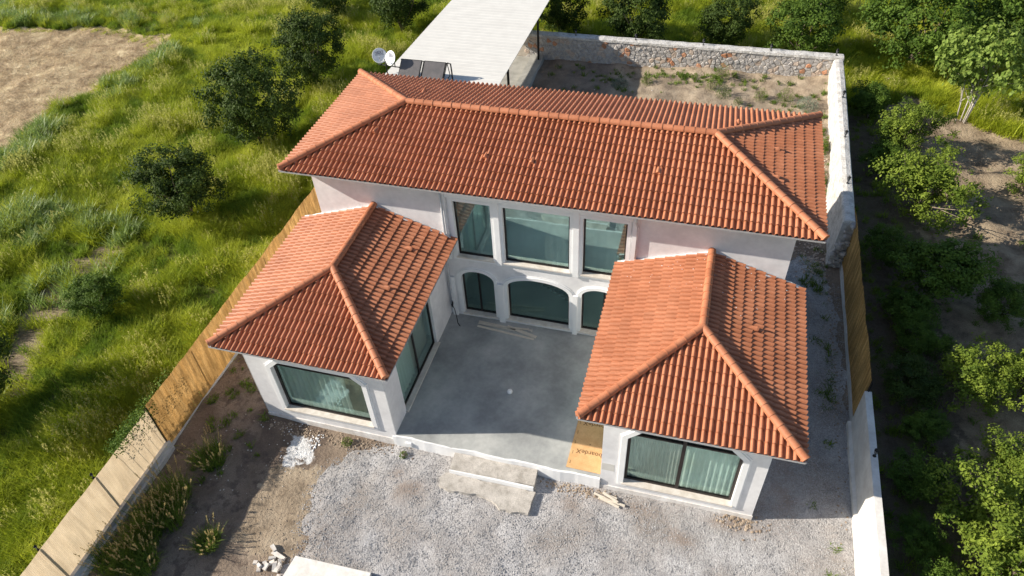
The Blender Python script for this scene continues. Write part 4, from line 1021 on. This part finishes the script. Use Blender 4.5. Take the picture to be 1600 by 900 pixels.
SRC = [clump('grass_a','grass_green',60,.28,.60,.020,.30,Rg,(.3,1.1)), clump('grass_b','grass_green',60,.25,.50,.021,.32,Rg,(.5,1.4)),
       clump('grass_c','grass_dark',46,.30,.65,.028,.30,Rg), clump('grass_d','grass_silver',30,.45,.85,.042,.26,Rg,(.3,.9)),
       seedclump('grass_e',Rg,12), clump('grass_f','grass_green',40,.12,.28,.025,.32,Rg,(.3,1.0)), clump('grass_g','grass_green',50,.45,.80,.020,.30,Rg,(.3,.9))]
pts = []
def dens_ok(x, y, R): return True
def in_view(x, y):
    q = cam.matrix_world.inverted() @ Vector((x, y, .4)); 
    if q.z > -1: return False
    u = q.x/-q.z*1144.35; v = q.y/-q.z*1144.35
    return abs(u) < 1150 and abs(v) < 760
yk = -11.0
cinv = cam.matrix_world.inverted()
def in_view(x, y):
    q = cinv @ Vector((x, y, .4))
    if q.z > -1: return False
    return abs(q.x/-q.z*1144.35) < 1000 and abs(q.y/-q.z*1144.35) < 620
TREES_XY = []
for gx in range(-125, 90):
    for gy in range(-28, 112):
        x0, y0 = gx*.42, gy*.42
        if not in_view(x0, y0): continue
        for _ in range(4):
            x, y = x0+Rg.uniform(0,.42), y0+Rg.uniform(0,.42)
            if -7.95 < x < 15.15 and y < 27.15: continue
            s = stub_m(x, y); b = bare_m(x, y); z = field_h(x, y)
            nA, nB, nC = fbm(x, y, .22, 3, 90), fbm(x, y, .5, 3, 91), fbm(x, y, 1.1, 3, 92)
            right = x > 15.1 and y < 28.5
            if s > -.1:
                if s < .7 and Rg.random() < .3: pts.append((x,y,z,Rg.uniform(0,6.28),0,Rg.uniform(.4,.8),5))
                continue
            if right:
                edge = y > 26.4-1.2*nB*2 and x < 30
                if edge: pass
                elif x < 17.6: 
                    if Rg.random() > .16: continue
                    pts.append((x,y,z,Rg.uniform(0,6.28),0,Rg.uniform(.25,.6),2)); continue
                else: continue
            if b > -.05 and Rg.random() < (.80 if b > .4 else .6): continue
            # thin places
            thin = nC + .5*nB
            if -20 < x < -13.5 and -4 < y < 10 and fbm(x, y, .55, 3, 93) > .14: 
                if Rg.random() < .75: continue
            if thin < -.42 and Rg.random() < .6: continue
            near_edge = max(-s if s > -3 else 9, 0)
            sc_ = Rg.uniform(.75,1.2)*(1+.45*nB)
            k = Rg.random()
            silver = (-26 < x < -12 and -6 < y < 9 and nA > -.02 and x < -15.3) or (s > -2.2 and nB > -.1)
            if silver and k < .55: idx = 3
            elif nA+nB*.6 > .26: idx = 4 if k < .22 else (0 if k < .7 else 6)
            elif nB < -.30: idx = 2
            else: idx = 0 if k < .34 else (1 if k < .66 else (2 if k < .74 else (4 if k < .765 else 6)))
            if y > 27.5 and -26 > x: sc_ *= .8
            if -30 < x < -17 and 25.5 < y < 28.6 and nC > -.3: idx = 5
            pts.append((x,y,z,Rg.uniform(0,6.28),Rg.gauss(0,.12),sc_,idx))
scatter('meadow_grass', pts, SRC, 'tall green meadow grass with seed heads covering the land around the plot', 'grass')
print('grass', len(pts))
# dry stubble straw
stsrc = [clump('straw_a','straw',22,.05,.16,.018,.34,Rg,(.6,2.6),2), clump('straw_b','straw',14,.05,.12,.02,.34,Rg,(1,3),2)]
pts = []
while len(pts) < 7500:
    x, y = Rg.uniform(-56,-26), Rg.uniform(4,30)
    if stub_m(x, y) < .1 or not in_view(x, y) or fbm(x, y, 1.1, 3, 95) < -.25: 
        if Rg.random() < .001: pts.append((-200,-200,-5,0,0,.01,0))
        continue
    pts.append((x,y,field_h(x,y)-.01,Rg.uniform(0,6.28),0,Rg.uniform(.7,1.3),Rg.randrange(2)))
scatter('stubble_straw', pts, stsrc, 'dry pale straw litter over the harvested field at upper left', 'straw')
# small ground weeds in the yard and bare patches
wsrc = [clump('weed_a','weed_green',26,.05,.16,.03,.14,Rg,(.5,1.5),2), clump('weed_b','weed_green',22,.08,.22,.03,.12,Rg,(.4,1.2),2)]
pts = []
for cx, cy, sx, sy, n in ((14.3,8,.2,4,50),(14.2,11.8,.3,.6,24),(13.5,11.5,.3,.9,10),(14,20.4,.3,1.6,60),(13.9,16.5,.25,.8,36),(8,25.6,4,.5,70),(-6.6,1.5,.5,2,40),(-5.5,-1.8,.6,1.0,14),(3.4,24.6,1.2,.7,30),(7.4,25.6,.7,.3,30),(21,15,2.5,8,80),(17,3,1.2,6,160),(12.2,23.8,1.5,.7,24)):
    for _ in range(n):
        x, y = Rg.gauss(cx,sx), Rg.gauss(cy,sy)
        if (-7.5 < x < 14.35 and y < 26.3): 
            if under(x,y): continue
            z = yard_h(x,y)
        elif x > 15.2: z = field_h(x,y)
        else: continue
        pts.append((x,y,z,Rg.uniform(0,6.28),0,Rg.uniform(.6,1.6),Rg.randrange(2)))
scatter('ground_weeds', pts, wsrc, 'low green weeds sprouting from the soil and along wall feet', 'weeds')

# individual weeds and shrubs
def plant(name, x, y, z, h, r, kind, label, cat, R, group=None):
    root = empty(name, (x, y, z), label, cat, group)
    if kind == 'seedy':
        a = clump('foliage','weed_green',int(360*r/.5),h*.3,h*.95,.024,r*.9,R,(.2,1.0)); link('foliage', a, root)
        mb = MB()
        for _ in range(int(34*r/.5)):
            rr = r*sqrt(R.random()); a0 = R.uniform(0,6.28); bx, by = rr*cos(a0)*.8, rr*sin(a0)*.8; tx, ty, tz = rr*cos(a0)*1.5+R.gauss(0,.05), rr*sin(a0)*1.5+R.gauss(0,.05), h*R.uniform(.6,1.12)
            mb.add([(bx,by,0),(bx+.012,by,0),(tx,ty,tz)], [(0,1,2)])
            for q in range(30):
                zz = tz-R.uniform(0,.30); t = zz/tz; cx, cy = bx+(tx-bx)*t, by+(ty-by)*t; aa = R.uniform(0,6.28); l_ = R.uniform(.015,.038)
                mb.add([(cx,cy,zz),(cx+cos(aa)*l_,cy+sin(aa)*l_,zz+.02),(cx+cos(aa+.7)*l_,cy+sin(aa+.7)*l_,zz+.05)], [(0,1,2)])
        link('seed_heads', mb.mesh('seed_heads','weed_seed'), root)
    else:
        m = {'bushy':'weed_green','grey':'weed_grey','bright':'leaf_bright','dark':'leaf_citrus_mid'}[kind]
        mb = MB(); st_ = MB()
        for _ in range(14):
            a0 = R.uniform(0,6.28); rr = r*sqrt(R.random()); st_.tube([(0,0,0),(rr*cos(a0)*.6,rr*sin(a0)*.6,h*.5),(rr*cos(a0),rr*sin(a0),h*R.uniform(.6,.95))], .008, 4, cap=False)
        for _ in range(int(520*r*r/.12)+80):
            a0 = R.uniform(0,6.28); rr = r*sqrt(R.random()); zz = h*R.uniform(.08,1)*(1-.55*(rr/r)**2); leafq(mb, Vector((rr*cos(a0),rr*sin(a0),zz)), R.uniform(.03,.06), R)
        link('stems', st_.mesh('stems','bark'), root); link('foliage', mb.mesh('foliage', m), root)
    return root
def leafq(mb, c, s, R, nrm=None, asp=.55):
    d = Vector((R.gauss(0,1),R.gauss(0,1),R.gauss(0,.8)))
    if nrm is not None: d = d*.75 + nrm*1.3
    d.normalize(); u = d.orthogonal().normalized(); u = Matrix.Rotation(R.uniform(0,6.28), 3, d) @ u; v = d.cross(u)
    mb.add([c-u*s*.5, c+v*s*asp*.5+d*s*.08, c+u*s*.5, c-v*s*asp*.5+d*s*.08], [(0,1,2,3)])
Rp = random.Random(23)
yh = lambda x, y: yard_h(x, y)
for x, y, h, r, l in ((-6.0,-2.15,.85,.42,'tall seeding weed standing alone near the bamboo screen corner'),(-6.45,-3.75,.95,.50,'tall seeding weed, uppermost of the row along the cream screen'),(-6.1,-4.5,.8,.42,'seeding weed in the middle of the row, on its yard side'),(-6.75,-4.6,.8,.40,'seeding weed close against the kerb in the middle of the row'),(-6.55,-5.3,.95,.5,'dense seeding weed in the lower half of the row'),(-6.9,-6.1,.85,.45,'lowest seeding weed by the kerb, cut by the photo edge'),(-6.0,-6.0,.8,.42,'seeding weed at the bottom edge, right of the row'),(-4.45,-4.85,.55,.33,'small seeding weed growing apart on bare dirt in the yard')):
    plant('seeding_weed', x, y, yh(x,y), h*1.15, r*1.35, 'seedy', l, 'weed', Rp, 'seeding weeds in the left yard')
for x, y, h, r, k, l in ((-1.72,-.42,.28,.20,'bushy','small green tuft growing at the foot of the left wing'),(.35,-.42,.24,.15,'bushy','tiny green weed by the terrace left corner'),
    (8.5,24.5,.7,.30,'bushy','light weed left of the dark bush in the back yard'),(9.2,23.95,.75,.42,'dark','dark green bush in the middle of the back yard'),(10.0,23.3,.45,.26,'dark','low green plant right of the dark bush'),
    (11.1,24.0,.75,.36,'bushy','feathery green weed in the back yard, middle right'),(12.35,24.1,.85,.42,'bushy','larger feathery weed near the back right corner'),(13.4,23.4,.65,.55,'grey','grey green spreading plant near the lime washed wall'),
    (9.0,25.6,1.0,.42,'bushy','pale weed leaning on the stone wall behind the dark bush'),(5.05,24.7,.6,.34,'bushy','bright weed at the edge of the canopy shadow'),(3.6,24.3,.35,.5,'grey','low grey plant in the canopy shadow'),
    (13.7,21.3,.5,.5,'bright','bright green bush beside the roof corner and the white wall'),(13.9,20.0,.5,.45,'bright','bright green bush, second one along the white wall'),(13.9,17.4,.5,.38,'bright','bright green weed low between roof and white wall')):
    plant('garden_weed', x, y, yh(x,y), h, r, k, l, 'weed', Rp)
# ivy over the cream screen
mb = MB(); st_ = MB()
for k in range(900):
    t = Rp.random(); y = -1.7-2.1*t; z = 2.15+.22*Rp.random()*(1-.5*t)+.1; x = -7.78+Rp.gauss(0,.12)
    if Rp.random() < .30*(1-t*.6): x = -7.66+Rp.uniform(0,.05); z = 2.2-Rp.random()**2*(.75 if .15 < t < .5 else .3)
    leafq(mb, Vector((x,y,z)), Rp.uniform(.035,.07), Rp, Vector((.5,0,1)), .9)
for k in range(420):
    t = Rp.random(); leafq(mb, Vector((-7.95-Rp.random()*.35, -.4-3.2*t, 1.4+Rp.random()*.8)), Rp.uniform(.05,.10), Rp, Vector((0,0,1)), .9)
for k in range(7): y = -1.9-.28*k; st_.tube([(-7.9,y,.2),(-7.86,y-.1,1.6),(-7.74,y-.2,2.28),(-7.66,y-.15,2.0)], .009, 4)
iv = empty('ivy', (-7.85,-2.6,0), 'ivy trailing over the top where cream screen meets bamboo screen', 'ivy')
for nm, b, m in (('leaves', mb, 'leaf_ivy'), ('stems', st_, 'bark')): o = b.build(nm, m); o.parent = iv; o.location = -iv.location
# trees
def make_crown(R, rx, rz, nclus, nleaf, leaf, m, shell=.55, cl=.30, lob=1, gaps=.0, asp=.55):
    """leaf faces gathered in clumps through an uneven ellipsoid; z measured from the crown base"""
    mb = MB(); cs = []
    lobes = [(Vector((R.gauss(0,1),R.gauss(0,1),R.gauss(0,.7))).normalized(), lob*R.uniform(-.42,.46)) for _ in range(12)]
    for k in range(nclus):
        d = Vector((R.gauss(0,1),R.gauss(0,1),R.gauss(.15,1))).normalized(); s = shell+(1-shell)*R.random()
        b = 1+sum(w_*max(0, d.dot(l))**3 for l, w_ in lobes)
        c = Vector((d.x*rx*s*b, d.y*rx*s*b, rz+d.z*rz*s*b))
        if c.z < .12: c.z = .12+R.random()*.2
        cs.append((c, d, R.uniform(.65,1.3)))
    for c, d, q in cs:
        for _ in range(int(nleaf*q)):
            o = Vector((R.gauss(0,1),R.gauss(0,1),R.gauss(0,.8))); o = o*(cl*q*.55); p = c+o
            leafq(mb, p, leaf*R.uniform(.7,1.35), R, (o.normalized()*.6+d*.5+Vector((0,0,.5))), asp)
    return mb.mesh('crown', m), cs
def make_trunk(R, h, cs, rz, m, r0=.09, nl=7, multi=1, spread=.1):
    mb = MB()
    for q in range(multi):
        bx, by = (R.uniform(-spread,spread), R.uniform(-spread,spread)) if multi > 1 else (0,0)
        top = Vector((bx*3, by*3, h+rz*.7)); mb.tube([(bx,by,-.1),(bx*1.6,by*1.6,h*.6),tuple(top)], [r0,r0*.8,r0*.45], 7)
        for k in range(nl):
            c, d, _ = cs[R.randrange(len(cs))]; st0 = Vector((bx*1.8,by*1.8,h*R.uniform(.5,1.1))); e = c+Vector((0,0,h)); mid = st0.lerp(e,.5)+Vector((R.gauss(0,.08),R.gauss(0,.08),.08))
            mb.tube([tuple(st0),tuple(mid),tuple(e)], [r0*.42,r0*.28,r0*.12], 5, cap=False)
    return mb.mesh('trunk', m)
Rt = random.Random(41)
def protos(kind):
    out = []
    for k in range({'citrus':3,'mid':3,'bright':3,'fig':1}[kind]):
        if kind == 'citrus': cr, cs = make_crown(Rt, 1.0, .95, 170, 88, .066, 'leaf_citrus', .50, .145, .55); tr_ = make_trunk(Rt, .18, cs, .9, 'bark', .05)
        if kind == 'mid': cr, cs = make_crown(Rt, 1.0, .90, 150, 85, .068, 'leaf_citrus_mid', .42, .145, .7); tr_ = make_trunk(Rt, .2, cs, .9, 'bark', .05)
        if kind == 'bright': cr, cs = make_crown(Rt, 1.0, .68, 105, 88, .066, 'leaf_bright', .25, .14); tr_ = make_trunk(Rt, .15, cs, .6, 'bark', .04, 10, 3)
        if kind == 'fig': cr, cs = make_crown(Rt, 1.0, .58, 62, 52, .085, 'leaf_fig', .40, .17, asp=.85); tr_ = make_trunk(Rt, .55, cs, .5, 'bark_pale', .017, 5, 5, .08)
        out.append((cr, tr_, {'citrus':.18,'mid':.2,'bright':.12,'fig':.5}[kind]))
    return out
PR = {k: protos(k) for k in ('citrus','mid','bright','fig')}
def tree(name, x, y, r, kind, var, label, cat='tree', zs=1.0, group=None):
    root = empty(name, (x, y, field_h(x,y)), label, cat, group, rz=Rt.uniform(0,6.28)); cr, tr_, h = PR[kind][var%len(PR[kind])]
    a = link('crown', cr, root); b = link('trunk', tr_, root); r *= 1.12; zs *= (1.15 if kind == 'citrus' else 1.0); a.location = (0,0,h*r*zs); a.scale = (r,r,r*zs); b.scale = (r,r,r*zs); return root
G1, G2, G3 = 'citrus trees in the meadow on the left', 'orchard trees behind the back wall', 'young trees on the tilled soil at the right'
for a in ((-14.3,22.7,1.75,'citrus',0,'dark round citrus tree nearest the satellite dishes',1.0,G1),(-14.5,16.3,1.95,'citrus',1,'large dark round citrus tree left of the main roof corner',1.0,G1),(-14.5,9.8,1.75,'citrus',2,'dark olive citrus tree, third down the meadow row',.85,G1),(-14.5,3.3,1.05,'mid',0,'small sparse citrus tree, lowest of the meadow row',.85,G1),(-15.9,-2.7,1.9,'citrus',0,'dark tree at the left photo edge whose shadow falls on the grass',1.0,G1),
    (-17.6,32.2,1.5,'citrus',1,'dark tree at the top edge, left of the larger one by the canopy',.9,G2),(-11.8,30.3,1.9,'citrus',2,'dark citrus tree behind and left of the canopy top',.95,G2),(-1.3,31.6,1.6,'citrus',0,'dark tree half hidden behind the right side of the canopy',1.0,G2),(3.6,30.9,1.95,'citrus',1,'round dark citrus tree directly behind the shaded part of the back wall',.95,G2),(8.8,31.3,1.5,'citrus',2,'smaller dark citrus tree behind the middle of the back wall',.95,G2),(13.4,31.0,1.85,'mid',0,'brighter green citrus tree behind the back wall corner',.95,G2),(14.3,36.4,1.6,'mid',1,'tree at the top edge behind the wall corner',.95,G2),(19.4,31.4,2.65,'mid',1,'largest leafy orchard tree at upper right',.9,G2),(24.1,33.2,2.4,'mid',2,'olive green orchard tree at the top right corner',.9,G2),(26.3,30.6,1.6,'mid',0,'dark tree at the right photo edge under the corner tree',.9,G2),
    (21.4,25.7,2.05,'fig',0,'pale leaved fig tree with whitish forked trunks',1.35,G3),(18.0,22.0,1.45,'bright',0,'yellow green shrub tree, uppermost below the fig tree',1.1,G3),(18.35,17.3,1.9,'bright',1,'wide bright green shrub tree beside the tilled soil',.95,G3),(18.2,11.7,1.65,'mid',2,'dark green shrub tree standing in the wall shade',.8,G3),(23.4,20.0,1.15,'bright',2,'shrub at the right edge level with the tilled soil',.9,G3),(18.9,6.9,1.3,'bright',2,'bright topped shrub right of the bamboo screen end',.95,G3),(17.3,8.4,.85,'mid',0,'small dark shrub close to the bamboo screen',.8,G3),(18.3,1.3,1.45,'bright',0,'bright leafy shrub beside the single wall lamp',1.0,G3),(19.6,3.4,1.15,'bright',1,'bright shrub at the right edge between two larger ones',1.0,G3),(18.7,-.7,1.6,'bright',2,'large bright shrub at the bottom right corner',1.0,G3),(16.45,.3,.65,'mid',1,'small dim shrub in the shade behind the white wall',.7,G3),(17.0,4.5,.7,'mid',2,'low dark shrub between white wall and bright shrubs',.7,G3),(20.7,7.2,1.2,'bright',0,'bright shrub cut by the right photo edge',1.0,G3),
    (16.6,13.6,.9,'mid',1,'low dark shrub in the wall shade beside the bamboo screen top end',.8,G3),(17.0,10.0,1.0,'mid',2,'low dark shrub in the shade below the wide dark one',.75,G3),(20.4,10.9,1.0,'mid',0,'dark shrub at the outer edge of the wall shade',.8,G3),(16.9,6.3,.9,'citrus',2,'dark low shrub right of the bamboo screen near end',.6,G3),(16.6,2.4,.8,'mid',0,'dark low shrub level with the single wall lamp',.7,G3),(17.0,20.0,.9,'mid',1,'dark shrub between white wall and the upper yellow green shrub',.8,G3),(16.8,25.4,1.2,'mid',2,'dark shrub growing just outside the wall corner',.8,G3),(16.7,-1.4,.8,'mid',2,'dark shrub outside the white wall at the bottom edge',.8,G3)):
    x, y, r, kind, var, label, zs, g_ = a
    tree({'citrus':'citrus_tree','mid':'orchard_tree','bright':'shrub_tree','fig':'fig_tree'}[kind], x, y, r, kind, var, label, 'tree', zs, g_)
# bare twigs in the shade outside the white wall
for x, y, l in ((17.3,7.3,'bare grey twigs in the shade below the bamboo screen end'),(16.9,2.6,'dry bare branches beside the single wall lamp')):
    mb = MB()
    for _ in range(26):
        a0 = Rp.uniform(0,6.28); L = Rp.uniform(.5,1.2); mb.tube([(0,0,0),(cos(a0)*L*.4,sin(a0)*L*.4,L*.5),(cos(a0+.3)*L*.9,sin(a0+.3)*L*.9,L*Rp.uniform(.4,.8))], [.007,.005,.002], 4, cap=False)
    o = mb.build('bare_branches', 'bark'); o.location = (x, y, field_h(x,y)); tag(o, l, 'branches')
